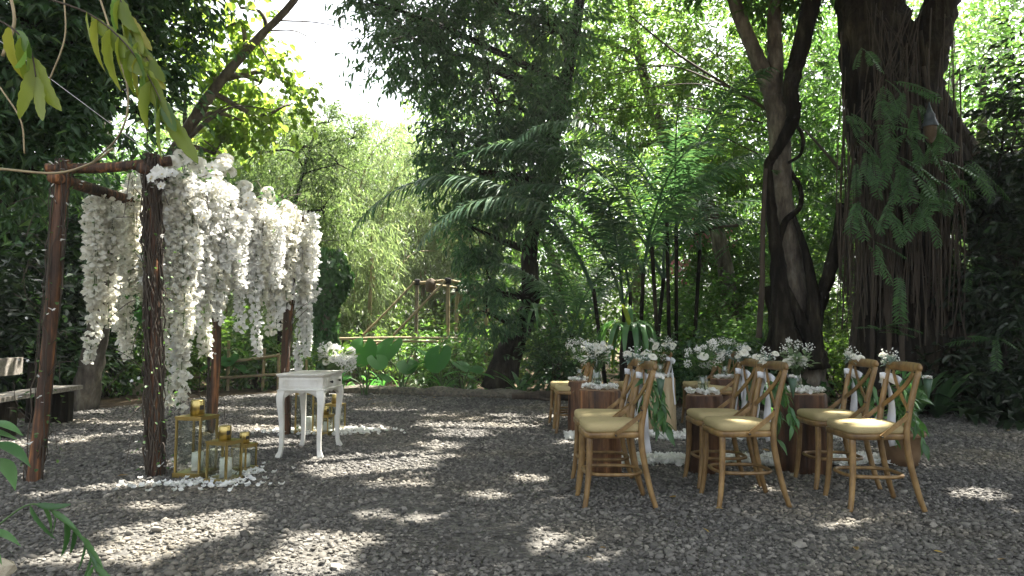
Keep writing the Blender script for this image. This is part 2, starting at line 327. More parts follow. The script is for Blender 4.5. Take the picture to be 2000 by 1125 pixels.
def pebbles():
    col = bpy.data.collections.new('pebble_shapes')
    for k in range(7):
        bm = bmesh.new(); bmesh.ops.create_icosphere(bm, subdivisions=1 if k else 2, radius=1)
        for v in bm.verts:
            q = v.co * 1.0; s = 1 + .38 * mnoise.noise(q * 1.3 + Vector((k * 7.1, 3, 1)))
            v.co = Vector((q.x * s * (1.15 + .1 * (k % 3)), q.y * s, q.z * s * (.5 + .07 * (k % 3))))
        me = bpy.data.meshes.new('pebble'); bm.to_mesh(me); bm.free()
        me.polygons.foreach_set('use_smooth', np.full(len(me.polygons), k % 2 == 0)); me.materials.append(PEBBLE)
        col.objects.link(bpy.data.objects.new('pebble', me))
    N = 360000
    y = rng.uniform(2.2, 12.8, N); x = rng.uniform(-1, 1, N) * (y * .82 + 1.2)
    dens = np.clip(1.25 - (y - 5) / 8, .22, 1) * np.clip((y * .82 + 1.2) / 9, 0, 1) * 1.0
    keep = inpoly(x, y, GPOLY) & (rng.random(N) < dens)
    # thin, sandy places where the stones are trodden in
    thin = np.sin(x * 1.1 + 2.0) * np.cos(y * 1.4 + .6) + .5 * np.sin(x * 3.1 + y * 2.3)
    keep &= ~((thin > .95) & (rng.random(N) < .6))
    x, y = x[keep], y[keep]; n = len(x)
    sz = rng.lognormal(math.log(.0094), .36, n) * np.clip(.95 + (y - 5) * .06, .95, 1.5)
    pts = np.c_[x, y, .004 + sz * rng.uniform(.05, .55, n)]
    me = bpy.data.meshes.new('gravel'); me.vertices.add(n); me.vertices.foreach_set('co', pts.astype(np.float32).ravel())
    def att(nm, ty, arr, key): a = me.attributes.new(nm, ty, 'POINT'); a.data.foreach_set(key, arr.ravel())
    att('rot', 'FLOAT_VECTOR', np.c_[rng.normal(0, .35, n), rng.normal(0, .35, n), rng.uniform(0, 6.28, n)].astype(np.float32), 'vector')
    att('scl', 'FLOAT', sz.astype(np.float32), 'value'); att('pick', 'INT', rng.integers(0, 7, n).astype(np.int32), 'value')
    o = link('gravel', me, PEBBLE); tag(o, 'loose grey gravel spread over the whole wedding yard', 'gravel', kind='stuff')
    ng = bpy.data.node_groups.new('scatter_pebbles', 'GeometryNodeTree')
    ng.interface.new_socket('Geometry', in_out='INPUT', socket_type='NodeSocketGeometry'); ng.interface.new_socket('Geometry', in_out='OUTPUT', socket_type='NodeSocketGeometry')
    N_ = ng.nodes; gi = N_.new('NodeGroupInput'); go = N_.new('NodeGroupOutput'); ip = N_.new('GeometryNodeInstanceOnPoints'); ci = N_.new('GeometryNodeCollectionInfo')
    ci.inputs[0].default_value = col; ci.inputs['Separate Children'].default_value = True; ci.inputs['Reset Children'].default_value = True
    def named(nm, ty): a = N_.new('GeometryNodeInputNamedAttribute'); a.data_type = ty; a.inputs[0].default_value = nm; return a.outputs[0]
    lk = ng.links.new; lk(gi.outputs[0], ip.inputs['Points']); lk(ci.outputs[0], ip.inputs['Instance']); ip.inputs['Pick Instance'].default_value = True
    lk(named('pick', 'INT'), ip.inputs['Instance Index']); lk(named('rot', 'FLOAT_VECTOR'), ip.inputs['Rotation']); lk(named('scl', 'FLOAT'), ip.inputs['Scale']); lk(ip.outputs[0], go.inputs[0])
    md = o.modifiers.new('scatter', 'NODES'); md.node_group = ng
pebbles()

# ------------------------------------------------------------------ foliage generators
def spray(mb, T, D, tl, n, L, Wd, spread=.8, droop=.4, kind=2, fold=.18, rnd=.35, cull=None):
    """n alternate leaves along each twig T -> T+D*tl"""
    M = len(T); t = (np.arange(n) + rng.random((M, n))) / n; tl = np.broadcast_to(tl, (M,))[:, None]
    side = nrm(np.cross(D, UP + rng.normal(0, .3, (M, 3)))); sg = np.where(np.arange(n) % 2 == 0, 1, -1)[None, :, None]
    B = T[:, None] + D[:, None] * (t * tl)[..., None]; B[..., 2] -= droop * .35 * tl * t * t
    LD = D[:, None] * .55 + side[:, None] * sg * spread + rng.normal(0, rnd, (M, n, 3)); LD[..., 2] -= droop
    N = UP + rng.normal(0, .45, (M, n, 3))
    B = B.reshape(-1, 3); LD = nrm(LD.reshape(-1, 3)); N = N.reshape(-1, 3)
    if cull is not None:
        k = ~cull(B + LD * L * .5); B, LD, N = B[k], LD[k], N[k]
    m = len(B); ls = rng.uniform(.65, 1.2, m)
    mb.leaves(B, LD, N, L * ls, Wd * ls * rng.uniform(.8, 1.15, m), fold, kind)
def crown(mb, blobs, nl, L, Wd, per=9, tl=None, clump=.45, shell=.45, droop=.4, spread=.8, kind=2, up=.15, cull=None, ncl=12, twigs=None):
    """twigs grouped in clumps through ellipsoids (cx,cy,cz,rx,ry,rz); returns clump centres"""
    blobs = np.asarray(blobs, float); w = (blobs[:, 3] * blobs[:, 4] * blobs[:, 5]) ** .7; w /= w.sum(); C = []
    M = max(1, nl // per)
    for b, ww in zip(blobs, w):
        m = max(3, int(M * ww)); K = max(2, m // ncl); R = b[3:]
        cc = b[:3] + runit(K) * R * (rng.random((K, 1)) ** shell); C.append(cc)
        idx = rng.integers(0, K, m); T = cc[idx] + rng.normal(0, clump * R.min() * .5, (m, 3))
        D = nrm(nrm((T - b[:3]) / R) * .7 + runit(m) * .6 + UP * up)
        spray(mb, T, D, (tl or L * 3.2) * rng.uniform(.6, 1.3, m), per, L, Wd, spread, droop, kind, cull=cull)
        if twigs is not None:
            for k in range(0, K, 2): twigs.append((b[:3], cc[k]))
    return np.concatenate(C)
def limb(mb, a, b, r0, r1, bend=.12, n=8, sides=6):
    a = np.asarray(a, float); b = np.asarray(b, float); L = np.linalg.norm(b - a)
    mid = (a + b) / 2 + rng.normal(0, bend * L, 3) + UP * L * .06
    p = bez([a, mid, b], n); mb.tube(p, lin([r0, (r0 + r1) * .5, r1], len(p)), sides, wob=.05)
def tree(name, label, trunk_pts, radii, bark, blobs, leaf, nl, L, Wd, group=None, cat='tree', limbs=None, sides=9, cull=None, tw=True, **kw):
    base = np.asarray(trunk_pts[0], float)
    t = thing(name, base, label, cat, group); mb = MB(); tp = bez(trunk_pts, 8); r = lin(radii, len(tp))
    mb.tube(tp - base, r, sides, wob=.06)
    lbs = []; lb = MB(); tws = [] if tw else None
    for b in blobs:
        k = int(np.argmin(np.linalg.norm(tp[len(tp) // 3:] - np.array(b[:3]), axis=1) + .6 * np.maximum(0, tp[len(tp) // 3:, 2] - b[2] + .3))) + len(tp) // 3
        m1 = MB(); limb(m1, tp[k] - base, np.array(b[:3]) - base, r[k] * .62, .018); lbs.append(m1)
    cm = MB(); crown(cm, blobs, nl, L, Wd, twigs=tws, cull=cull, **kw)
    for a, c in (tws or []): limb(lb, a - base, c - base, .016, .005, .1, 4, 4)
    for v in cm.v: v -= base
    tr = mb.build('trunk', bark, t)
    for m1 in lbs: m1.build('limb', bark, tr)
    if tws: tag(lb.build('twigs', bark, tr), kind='stuff')
    tag(cm.build('crown', leaf, t, smooth=False), kind='stuff'); return t
def Bl(px, py, Y, rx, rz, ry=None):
    """crown blob centred at a place given by its bearing and distance; radii in metres"""
    p = P(px, py, Y); return (p[0], p[1], p[2], rx, ry or (rx + rz) * .5, rz)
def gz(x, y):
    d = math.hypot(x, (y - 6) * .9); return -.01 + min(max((d - 13) / 30, 0), 1) * .5 * (1 + .5 * math.sin(x * .4) * math.cos(y * .3))

# ------------------------------------------------------------------ spots where crown leaves are cut away to let the sun through
def g_(px, Y): p = P(px, 690, Y); return np.array([p[0], p[1], 0.0])
PATCH = []
for (px, py, hw, hh) in [(730, 912, 120, 17), (660, 900, 40, 9), (800, 893, 70, 8), (770, 946, 55, 9), (960, 832, 130, 9), (900, 850, 60, 5), (1010, 815, 70, 5), (860, 870, 45, 7),
    (640, 1062, 85, 22), (590, 1107, 110, 18), (340, 1042, 120, 22), (430, 1015, 70, 15), (220, 1085, 110, 22), (300, 990, 60, 8),
    (1115, 1072, 75, 20), (1060, 1045, 30, 9), (820, 1016, 40, 9), (730, 1005, 30, 8), (1710, 1004, 70, 13), (1640, 1028, 50, 8), (1450, 955, 50, 8), (1540, 962, 20, 5), (1910, 968, 55, 11), (1985, 1078, 35, 13), (1985, 1000, 20, 6),
    (160, 945, 120, 9), (480, 838, 90, 7), (510, 868, 110, 8), (285, 897, 40, 6), (700, 838, 60, 6), (610, 845, 60, 5), (480, 800, 60, 3), (540, 815, 40, 3), (620, 766, 110, 2.5), (470, 769, 60, 2.5), (180, 806, 40, 3), (960, 968, 40, 8), (1030, 935, 40, 6), (1110, 870, 25, 6), (1330, 835, 15, 4), (1130, 845, 40, 6), (760, 800, 60, 4), (860, 812, 40, 3)]:
    c = G(px, py); f = G(px, py - hh); PATCH.append((c[0], c[1], 1.3 * hw * c[1] / F, 1.35 * max(.06, f[1] - c[1])))
for (x, y, z, r) in [(-2.62, 5.5, 2.1, .2), (-2.65, 5.35, 1.2, .2), (-2.5, 6.9, 1.4, .22), (-2.55, 6.3, 1.6, .2), (-2.62, 5.6, 1.5, .22), (-2.6, 6.1, 1.1, .18), (-2.55, 6.5, 2.1, .22), (-2.45, 7.3, 1.6, .3), (-2.45, 7.5, 2.1, .3), (-3.4, 6.0, 1.9, .2), (-2.62, 5.9, 1.8, .20), (-2.5, 6.9, 1.9, .35), (-2.4, 7.5, 1.0, .15), (-1.7, 6.5, .7, .2), (2.2, 4.3, .5, .16), (2.3, 4.9, .5, .14), (1.45, 4.4, .5, .12), (-2.4, 7.35, .5, .15), (-3.4, 5.7, 1.2, .2)]:
    PATCH.append((x - SUN[0] / SUN[2] * z, y - SUN[1] / SUN[2] * z, r, r))
for (px, py, Y, r) in [(480, 150, 9.4, 1.1), (430, 60, 9.3, .8), (1240, 640, 10.6, .6), (560, 400, 7.3, .4), (1240, 600, 9.7, .6)]:
    q = P(px, py, Y); PATCH.append((q[0] - SUN[0] / SUN[2] * q[2], q[1] - SUN[1] / SUN[2] * q[2], r, r))
PATCH = np.array(PATCH)
def sunhole(p):
    q = p[:, :2] - p[:, 2:] * (SUN[:2] / SUN[2]); out = np.zeros(len(q), bool)
    w = 1 + .22 * np.sin(q[:, 0] * 9 + q[:, 1] * 5) + .18 * np.sin(q[:, 1] * 13 - q[:, 0] * 7)
    for x, y, a, b in PATCH: out |= ((q[:, 0] - x) / a) ** 2 + ((q[:, 1] - y) / b) ** 2 < w
    return out

# ------------------------------------------------------------------ trees round the yard
EV = 'tall evergreen'
# dark evergreen in the middle, its trunk leaning out of the border
def vcull(p): return sunhole(p)
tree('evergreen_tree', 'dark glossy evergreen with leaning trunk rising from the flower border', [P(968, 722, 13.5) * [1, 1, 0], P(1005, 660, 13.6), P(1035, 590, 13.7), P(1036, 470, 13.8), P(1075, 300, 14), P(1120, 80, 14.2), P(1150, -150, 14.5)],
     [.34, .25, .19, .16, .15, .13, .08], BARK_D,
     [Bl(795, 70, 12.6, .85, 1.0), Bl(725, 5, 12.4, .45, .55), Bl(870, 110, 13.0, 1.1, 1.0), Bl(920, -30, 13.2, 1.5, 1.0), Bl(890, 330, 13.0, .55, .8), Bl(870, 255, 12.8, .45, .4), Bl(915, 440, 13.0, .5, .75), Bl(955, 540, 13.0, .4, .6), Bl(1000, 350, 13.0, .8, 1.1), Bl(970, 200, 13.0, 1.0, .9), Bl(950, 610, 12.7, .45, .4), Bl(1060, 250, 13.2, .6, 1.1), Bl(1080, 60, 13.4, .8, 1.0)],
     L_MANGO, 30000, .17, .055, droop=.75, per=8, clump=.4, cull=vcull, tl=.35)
# lighter tree over the centre right
tree('broadleaf_tree', 'light green tree with long sloping limbs behind the palm clump', [P(1440, 680, 16) * [1, 1, 0], P(1400, 450, 16), P(1290, 250, 16.2), P(1240, 60, 16.5), P(1220, -150, 16.5)], [.22, .17, .14, .1, .06], BARK_G,
     [Bl(1090, 60, 15.5, 1.9, 1.4), Bl(1250, 130, 15.8, 1.8, 1.5), Bl(1400, 110, 15.5, 1.5, 1.3), Bl(1150, 230, 15.5, 1.2, 1.0), Bl(1330, 270, 15.8, 1.5, 1.1), Bl(1180, -70, 15.5, 2.2, 1.0), Bl(1420, 320, 15.8, .9, 1.0)],
     L_LIGHT, 26000, .15, .062, droop=.35, cull=vcull)
tree('broadleaf_tree', 'slender tree with mid green leaves behind the vine-wrapped trunk', [P(1330, 690, 18) * [1, 1, 0], P(1370, 500, 18), P(1400, 300, 18), P(1500, 100, 18)], [.2, .16, .12, .06], BARK_G,
     [Bl(1400, 420, 17.5, 1.5, 1.2), Bl(1480, 250, 17.5, 1.5, 1.4), Bl(1350, 560, 17, 1.3, .9), Bl(1590, 330, 17.5, 1.3, 1.6), Bl(1560, 120, 17, 1.6, 1.6), Bl(1470, 560, 17, 1.3, .9)],
     L_MID, 22000, .17, .07, droop=.35)
# leaning tree behind the arbor
LT = [P(165, 775, 10.2) * [1, 1, 0], P(190, 650, 10.0), P(235, 480, 9.7), P(345, 290, 9.3), P(415, 180, 9.1), P(490, 90, 9), P(575, 0, 9), P(620, -90, 9)]
lt = tree('leaning_tree', 'leaning tree with heart-shaped pale leaves arching over the flowered arbor', LT, [.19, .15, .12, .085, .07, .055, .045, .03], BARK_G,
     [Bl(430, 60, 9.3, .42, .5), Bl(510, 160, 9.4, .42, .3), Bl(560, 205, 9.5, .35, .25), Bl(470, 235, 9.4, .42, .3), Bl(400, 130, 9.5, .3, .55), Bl(470, 15, 9.2, .4, .3), Bl(420, 300, 9.7, .4, .2), Bl(600, 195, 9.6, .12, .12)],
     L_HEART, 2300, .12, .1, kind=4, droop=.75, per=6, tl=.4, clump=.5, up=0)
bare = MB(); b0 = np.array(LT[0])
for a, b, r in [(P(348, 290, 9.3), P(540, 215, 9.2), .028), (P(365, 272, 9.3), P(470, 195, 9.0), .025), (P(360, 270, 9.3), P(390, 85, 9.3), .032), (P(540, 40, 9), P(690, 60, 9.4), .012), (P(520, 60, 9), P(640, 100, 9.5), .012), (P(440, 300, 9.3), P(445, 318, 8.9), .012), (P(500, 75, 9), P(560, 170, 9.3), .014), (P(400, 275, 9.2), P(445, 312, 8.8), .014)]:
    limb(bare, a - b0, b - b0, r, .004, .07)
for k in range(26):
    a = P(rng.uniform(560, 720), rng.uniform(20, 190), 9.6); limb(bare, a - b0, a + rng.normal(0, .3, 3) - b0, .005, .002, .15, 4, 3)
tag(bare.build('bare_twigs', BARK_G, [c for c in lt.children if c.name.startswith('trunk')][0]), kind='stuff')

tree('slender_tree', 'slender olive-leaved tree with fine dark branches behind the arbor flowers', [g_(548, 14.6), P(552, 520, 14.6), P(575, 400, 14.6), P(600, 310, 14.7), P(620, 240, 14.8)], [.07, .055, .045, .03, .015], BARK_D,
     [Bl(500, 300, 14.6, .6, .5), Bl(590, 290, 14.6, .7, .6), Bl(660, 320, 14.8, .6, .55), Bl(540, 390, 14.6, .7, .55), Bl(630, 410, 14.7, .65, .55), Bl(690, 270, 14.9, .45, .35), Bl(580, 470, 14.6, .55, .35), Bl(470, 380, 14.6, .5, .5), Bl(640, 240, 14.8, .35, .25)],
     L_OLIVE, 13000, .105, .034, droop=.5, per=9)
# top-left dark tree and overhead canopy
tree('evergreen_tree', 'dense dark evergreen towering behind the bare post of the arbor', [np.array([-8.2, 9.2, 0]), np.array([-8.0, 9.0, 2.5]), np.array([-7.4, 8.6, 5]), np.array([-6.8, 8, 8])], [.3, .25, .2, .1], BARK_D,
     [Bl(60, 60, 7.6, 1.0, 1.1), Bl(200, 90, 8.0, 1.0, 1.0), Bl(300, 60, 8.4, .75, .9), Bl(120, 220, 7.8, 1.0, .75), Bl(270, 220, 8.3, .75, .65), Bl(-40, 200, 7.4, .8, 1.0), Bl(330, 150, 8.5, .42, .7), Bl(60, 330, 7.6, .8, .5), Bl(220, -60, 8, 1.6, .6)],
     L_DARK, 22000, .16, .062, droop=.6, per=8, cull=vcull)
canopy = []
for gx in np.arange(-5.5, 11.6, 1.7):
    for gy in np.arange(1.0, 15.0, 1.7):
        z = max(8.2, 1.05 + .56 * gy + 1.6) + rng.uniform(0, 1.4)
        canopy.append((gx + rng.normal(0, .35), gy + rng.normal(0, .35), z, 1.3, 1.3, .6))
BANYAN = np.array([5.6, 10.2, 0])
# ------------------------------------------------------------------ banyan and the vine-wrapped tree
def at0(p): return np.array([p[0], p[1], 0.0])
ban = thing('banyan_tree', at0(P(1755, 690, 10.2)), 'huge dark banyan with fused roots and hanging ferns beside the yard', 'tree')
b0 = np.array(ban.location); tb = MB()
# core of the trunk, then the roots that run down it
core = [P(1765, 720, 10.4), P(1760, 600, 10.4), P(1750, 400, 10.4), P(1735, 200, 10.4), P(1715, 60, 10.4), P(1695, -60, 10.4)]
core[0][2] = -.2; cpth = bez(core, 8); tb.tube(cpth - b0, lin([.85, .62, .5, .5, .46, .42], len(cpth)), 16, wob=.07)
right = bez([P(1800, 480, 10.3), P(1795, 330, 10.3), P(1790, 200, 10.3), P(1815, 90, 10.2), P(1850, -40, 10.2), P(1880, -200, 10)], 8)
tb.tube(right - b0, lin([.3, .34, .33, .28, .24, .2], len(right)), 12, wob=.08)
lf = bez([P(1700, 300, 10.2), P(1685, 120, 10.2), P(1665, -40, 10.2), P(1640, -250, 10)], 8); tb.tube(lf - b0, lin([.3, .3, .26, .2], len(lf)), 12, wob=.08)
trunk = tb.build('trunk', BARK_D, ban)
for k in range(34):      # fused roots
    a = k / 34 * math.pi + rng.normal(0, .05) + math.pi; rb = rng.uniform(.75, 1.15); rt = rng.uniform(.42, .55)
    c0 = np.array([P(1768, 690, 10.3)[0], 10.35, 0]); c1 = P(1738, rng.uniform(60, 330), 10.35)
    p0 = c0 + [math.cos(a) * rb, math.sin(a) * rb * .8, -.05]; p2 = c1 + [math.cos(a) * rt, math.sin(a) * rt, 0]
    pm = p0 * .6 + p2 * .4 + np.array([-math.cos(a) * .16, -math.sin(a) * .16, 0]) + rng.normal(0, .04, 3)
    pth = bez([p0, pm, p0 * .25 + p2 * .75 + rng.normal(0, .05, 3), p2], 7)
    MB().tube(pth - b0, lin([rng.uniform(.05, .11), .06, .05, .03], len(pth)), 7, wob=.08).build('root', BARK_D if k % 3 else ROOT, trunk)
rb = MB()
for k in range(210):     # thin hanging aerial roots
    px = rng.uniform(1640, 1880); y1 = rng.uniform(430, 690); y0 = y1 - rng.uniform(120, 420); Y = rng.uniform(9.2, 9.9)
    a = P(px, y0, Y); b = P(px + rng.normal(0, 10), y1, Y); rb.tube(bez([a, (a + b) / 2 + rng.normal(0, .05, 3), b], 5) - b0, rng.uniform(.004, .013), 4)
for k in range(30):
    a = P(rng.uniform(1690, 1800), rng.uniform(0, 60), 9.8); b = P(rng.uniform(1660, 1800), rng.uniform(150, 330), 9.7); rb.tube(bez([a, (a + b) / 2 + rng.normal(0, .12, 3), b], 6) - b0, .007, 4)
tag(rb.build('aerial_roots', ROOT, ban), kind='stuff')
slant = bez([P(1815, 235, 10.4), P(1870, 330, 10.4), P(1930, 470, 10.4), P(1950, 600, 10.4), at0(P(1965, 690, 10.5))], 8); sm = MB(); sm.tube(slant - b0, lin([.22, .22, .25, .3, .4], len(slant)), 10, wob=.09)
sm.tube(bez([P(1800, 170, 10.8), P(1880, 300, 11), P(1985, 430, 11), P(2060, 560, 11), at0(P(2080, 690, 11))], 7) - b0, .26, 10, wob=.09)
sm.build('buttress_limb', BARK_D, ban)
for (x0, y0, x1, y1, r) in [(1880, 560, 1800, 540, .05), (1850, 470, 1990, 560, .04), (1890, 600, 2010, 690, .05), (1930, 420, 1900, 690, .06), (1990, 380, 1975, 690, .05), (1840, 540, 1870, 700, .09), (1870, 560, 1900, 700, .07)]:
    m = MB(); limb(m, P(x0, y0, 9.9) - b0, P(x1, y1, 10) - b0, r, r * .7, .06); m.build('root', ROOT, ban)
cm = MB(); lb = MB(); crown(cm, canopy, 185000, .27, .12, per=9, cull=sunhole, clump=.9, droop=.2, shell=.7, ncl=3)  # overhead crown out of view, its gaps shaped for the sun patches
for i, c in enumerate(canopy):
    if i % 4 == 0: lb = MB(); limb(lb, np.array([b0[0] - .3, b0[1], 7.2]) - b0, np.array(c[:3]) - b0, .12, .03, .08); lb.build('limb', BARK_D, trunk)
for v in cm.v: v -= b0
tag(cm.build('crown', L_MID, ban, smooth=False), kind='stuff')

vt = thing('vine_wrapped_tree', at0(P(1560, 690, 10.6)), 'forked pale trunk strangled by thick dark vines beside the banyan', 'tree')
b1 = np.array(vt.location); m = MB(); Y = 10.6
tr = bez([P(1572, 720, Y) * [1, 1, 0], P(1560, 650, Y), P(1545, 520, Y), P(1528, 380, Y), P(1522, 260, Y), P(1512, 190, Y)], 8); m.tube(tr - b1, lin([.36, .28, .18, .155, .16, .165], len(tr)), 14, wob=.05)
for pts, r in [([(1512, 200), (1490, 140), (1460, 70), (1430, -10), (1400, -120)], (.13, .125, .11, .10, .09)), ([(1512, 200), (1515, 120), (1512, 50), (1518, -20), (1530, -150)], (.12, .12, .11, .105, .09))]:
    q = bez([P(x, y, Y) for x, y in pts], 8); m.tube(q - b1, lin(r, len(q)), 12, wob=.05)
trk = m.build('trunk', BARK_G, vt)
def vinep(pts, r, Y=10.25, name='climbing_vine', mat=BARK_D):
    q = bez([P(x, y, Y + (0 if len(p) < 3 else p[2])) for p in pts for x, y in [p[:2]]], 8); MB().tube(q - b1, lin(r, len(q)), 10, wob=.07).build(name, mat, vt)
vinep([(1600, -60, .2), (1565, 90, .1), (1545, 170, 0), (1550, 230, -.1), (1520, 290, -.15), (1500, 330), (1508, 420), (1520, 520, -.1), (1530, 640, -.2), (1545, 720, -.2)], (.14, .135, .12, .10, .075, .07, .08, .11, .16, .22))
vinep([(1540, 330, .3), (1562, 365, .3), (1562, 405, .2), (1530, 440, 0), (1518, 520, 0), (1560, 620, -.1), (1600, 700, -.1)], (.035, .035, .04, .05, .07, .09, .13))
vinep([(1645, 400, .2), (1635, 480, .1), (1605, 580, 0), (1590, 650, 0), (1600, 720, 0)], (.085, .10, .10, .11, .16))
vinep([(1550, 420, .1), (1575, 500, 0), (1590, 600, -.1), (1585, 720, -.1)], (.03, .06, .10, .16))
vinep([(1500, 560, .2), (1520, 640, .1), (1500, 720, 0)], (.08, .14, .2))
vinep([(1495, 330, -.2), (1490, 450, -.2), (1488, 560, -.2), (1482, 660, -.2)], (.03, .035, .04, .045), mat=ROOT)
vinep([(1538, 225, .1), (1566, 262, .1), (1564, 300, .1), (1540, 318, .1)], (.025, .028, .026, .02))
for (x0, y0, x1, y1, r) in [(1230, 30, 1500, 215, .03), (1200, 145, 1420, 170, .018), (1240, 175, 1480, 195, .015), (1180, 215, 1490, 240, .014), (1560, 250, 1640, 330, .03), (1250, 245, 1480, 300, .012), (1330, 470, 1440, 440, .03), (1380, 330, 1500, 220, .012)]:
    m = MB(); limb(m, P(x1, y1, 11) - b1, P(x0, y0, 13) - b1, r, r * .45, .04, 8, 5); m.build('bare_limb', ROOT, trk)
cb = MB(); crown(cb, [Bl(1560, -60, 10.6, 1.5, .6), Bl(1420, -90, 10.6, 1.2, .6), Bl(1500, 30, 11.4, .6, .3)], 4200, .15, .06, droop=.5)
for v in cb.v: v -= b1
tag(cb.build('crown', L_MID, vt, smooth=False), kind='stuff')

# ------------------------------------------------------------------ fronds: fern, palm, nest fern (local +Y = outwards, +Z = up)
def frond_mesh(name, L, np_, pl, pw, sag, mat, taper=.75, ang=1.1, kind=4, rr=.006, dro=.25):
    t = np.linspace(0, 1, 14); y = L * (t - .12 * sag * t * t); z = L * (.12 * t - sag * t * t)
    path = np.c_[np.zeros_like(t), y, z]; mb = MB().tube(path, lin([rr, rr * .3], 14), 4)
    s = np.linspace(.08, .99, np_); B = np.stack([np.interp(s, t, path[:, i]) for i in range(3)], 1); T = nrm(np.gradient(B, axis=0))
    prof = np.sin(np.clip(s * 1.15 + .22, 0, 1.57 * 2 - .3) ** taper) ; prof = np.clip(prof, .18, 1); prof[s > .85] *= np.linspace(1, .45, (s > .85).sum())
    for sd in (-1, 1):
        D = T * math.cos(ang) + np.array([sd, 0, 0]) * math.sin(ang) + np.array([0, 0, -dro]) + rng.normal(0, .06, (np_, 3))
        mb.leaves(B, D, UP + T * .2 + rng.normal(0, .12, (np_, 3)), pl * prof, pw * (.6 + .4 * prof), .1, kind, .12)
    me = mb.mesh(name, False); me.materials.append(mat); return me
FERN = [frond_mesh('frond', rng.uniform(.85, 1.1), 15, .21, .040, s, L_FERN, ang=.98, dro=.12) for s in (.15, .3, .45, .25)]
FERN_Y = [frond_mesh('frond', .8, 16, .17, .04, s, L_YELL) for s in (.4, .7)]
def fern_clump(p, n, label, size=1.0, face=(0, -1), spread=1.1, tilt=.25, meshes=FERN, group='ferns growing on the banyan', name='fern'):
    size *= .72; t = thing(name, p, label, 'fern', group); f = math.atan2(face[1], face[0])
    for k in range(n):
        a = f + rng.uniform(-spread, spread); d = np.array([math.cos(a), math.sin(a), tilt + rng.normal(0, .35)])
        place(link('frond', meshes[rng.integers(len(meshes))], None, t), rng.normal(0, .04, 3), d, rng.normal(0, .25), size * rng.uniform(.7, 1.15))
    return t
for i, (px, py, Y, n, sz) in enumerate([(1690, 120, 9.5, 3, .8), (1735, 190, 9.5, 4, .9), (1710, 270, 9.45, 4, .95), (1770, 200, 9.5, 3, .8), (1685, 350, 9.5, 4, .9), (1775, 290, 9.4, 5, 1.05), (1745, 400, 9.3, 3, 1.0), (1815, 330, 9.5, 4, .95), (1850, 390, 9.5, 4, .9), (1670, 420, 9.5, 3, .9), (1750, 330, 9.35, 4, .95), (1800, 430, 9.35, 4, .9), (1750, 560, 9.2, 2, .9), (1700, 500, 9.4, 3, .8), (1660, 250, 9.6, 3, .8), (1720, 230, 9.4, 4, .9), (1790, 230, 9.4, 4, .9), (1700, 320, 9.4, 4, .95), (1765, 350, 9.3, 4, 1.0), (1730, 440, 9.3, 3, .9), (1830, 280, 9.5, 4, .8), (1680, 300, 9.5, 3, .9), (1810, 380, 9.4, 4, .95), (1880, 340, 9.6, 4, .9)]):
    fern_clump(P(px, py - 25, Y - .3), n, 'dark green fern with feathery fronds rooted on the banyan trunk', sz, spread=.95, tilt=-1.0)
for (px, py, Y, n, sz, lab) in [(1725, 640, 9.0, 6, .55, 'upright fern at the foot of the banyan behind the last chair row'), (1910, 520, 9.4, 7, .8, 'arching fern hanging from the slanting buttress of the banyan'), (1950, 430, 9.8, 5, .8, 'high fern on the slanting buttress of the banyan'), (1940, 660, 9.0, 6, .7, 'low dark fern under the slanting buttress of the banyan'), (1590, 400, 10.9, 6, .9, 'fern drooping between the vine-wrapped trunk and the banyan'), (1625, 520, 10.9, 6, .8, 'lower fern between the vine-wrapped trunk and the banyan'), (1505, 330, 10.3, 4, .5, 'small fern on the bark of the vine-wrapped tree'), (1450, 470, 12, 7, 1.0, 'pale fern showing left of the vine-wrapped trunk'), (1600, 130, 11, 6, .9, 'fern high behind the fork of the vine-wrapped tree')]:
    fern_clump(P(px, py, Y), n, lab, sz, spread=2.2, tilt=.1 if py > 600 else -.35, group=None)

# palms: long arching fronds with hanging leaflets
def palm_frond(L, sag, n=64, ll=.62, hang=.8):
    t = np.linspace(0, 1, 18); ang = 1.25 - sag * t ** 1.3; dl = L / 17
    path = np.zeros((18, 3))
    for i in range(1, 18): path[i] = path[i - 1] + np.array([0, math.cos(ang[i]), math.sin(ang[i])]) * dl
    mb = MB().tube(path, lin([.026, .018, .005], 18), 5)
    s = np.linspace(.2, .995, n); B = np.stack([np.interp(s, t, path[:, i]) for i in range(3)], 1); T = nrm(np.gradient(B, axis=0))
    ln = ll * np.sin(np.clip(s * 1.0, .25, 1) ** .9 * 2.6 + .3).clip(.3, 1)
    for sd in (-1, 1):
        D = nrm(T * .55 + np.array([sd * .8, 0, 0]) + np.array([0, 0, -.1]) + rng.normal(0, .12, (n, 3))); g = np.array([0, 0, -1.0])
        seg = 4; w = .036; pts = [B]; d = D.copy()
        for k in range(seg - 1): pts.append(pts[-1] + d * (ln / (seg - 1))[:, None]); d = nrm(d + g * hang * (.35 + .3 * rng.random((n, 1))))
        S = nrm(np.cross(D, T)); S = nrm(T - D * (T * D).sum(1, keepdims=True)); v = []
        for k, p in enumerate(pts):
            ww = w * (.5, 1, .8, .04)[k] / 2; v += [p - S * ww, p + S * ww]
        v = np.stack(v, 1); i = np.arange(n)[:, None] * (2 * seg)
        mb.add(v, *[i + np.array([[2 * k, 2 * k + 1, 2 * k + 3, 2 * k + 2]]) for k in range(seg - 1)])
    me = mb.mesh('frond', False); me.materials.append(L_PALM); return me
PF = [palm_frond(4.4, 1.9), palm_frond(3.8, 1.6), palm_frond(4.8, 2.2, 72, .7), palm_frond(3.4, 1.3)]
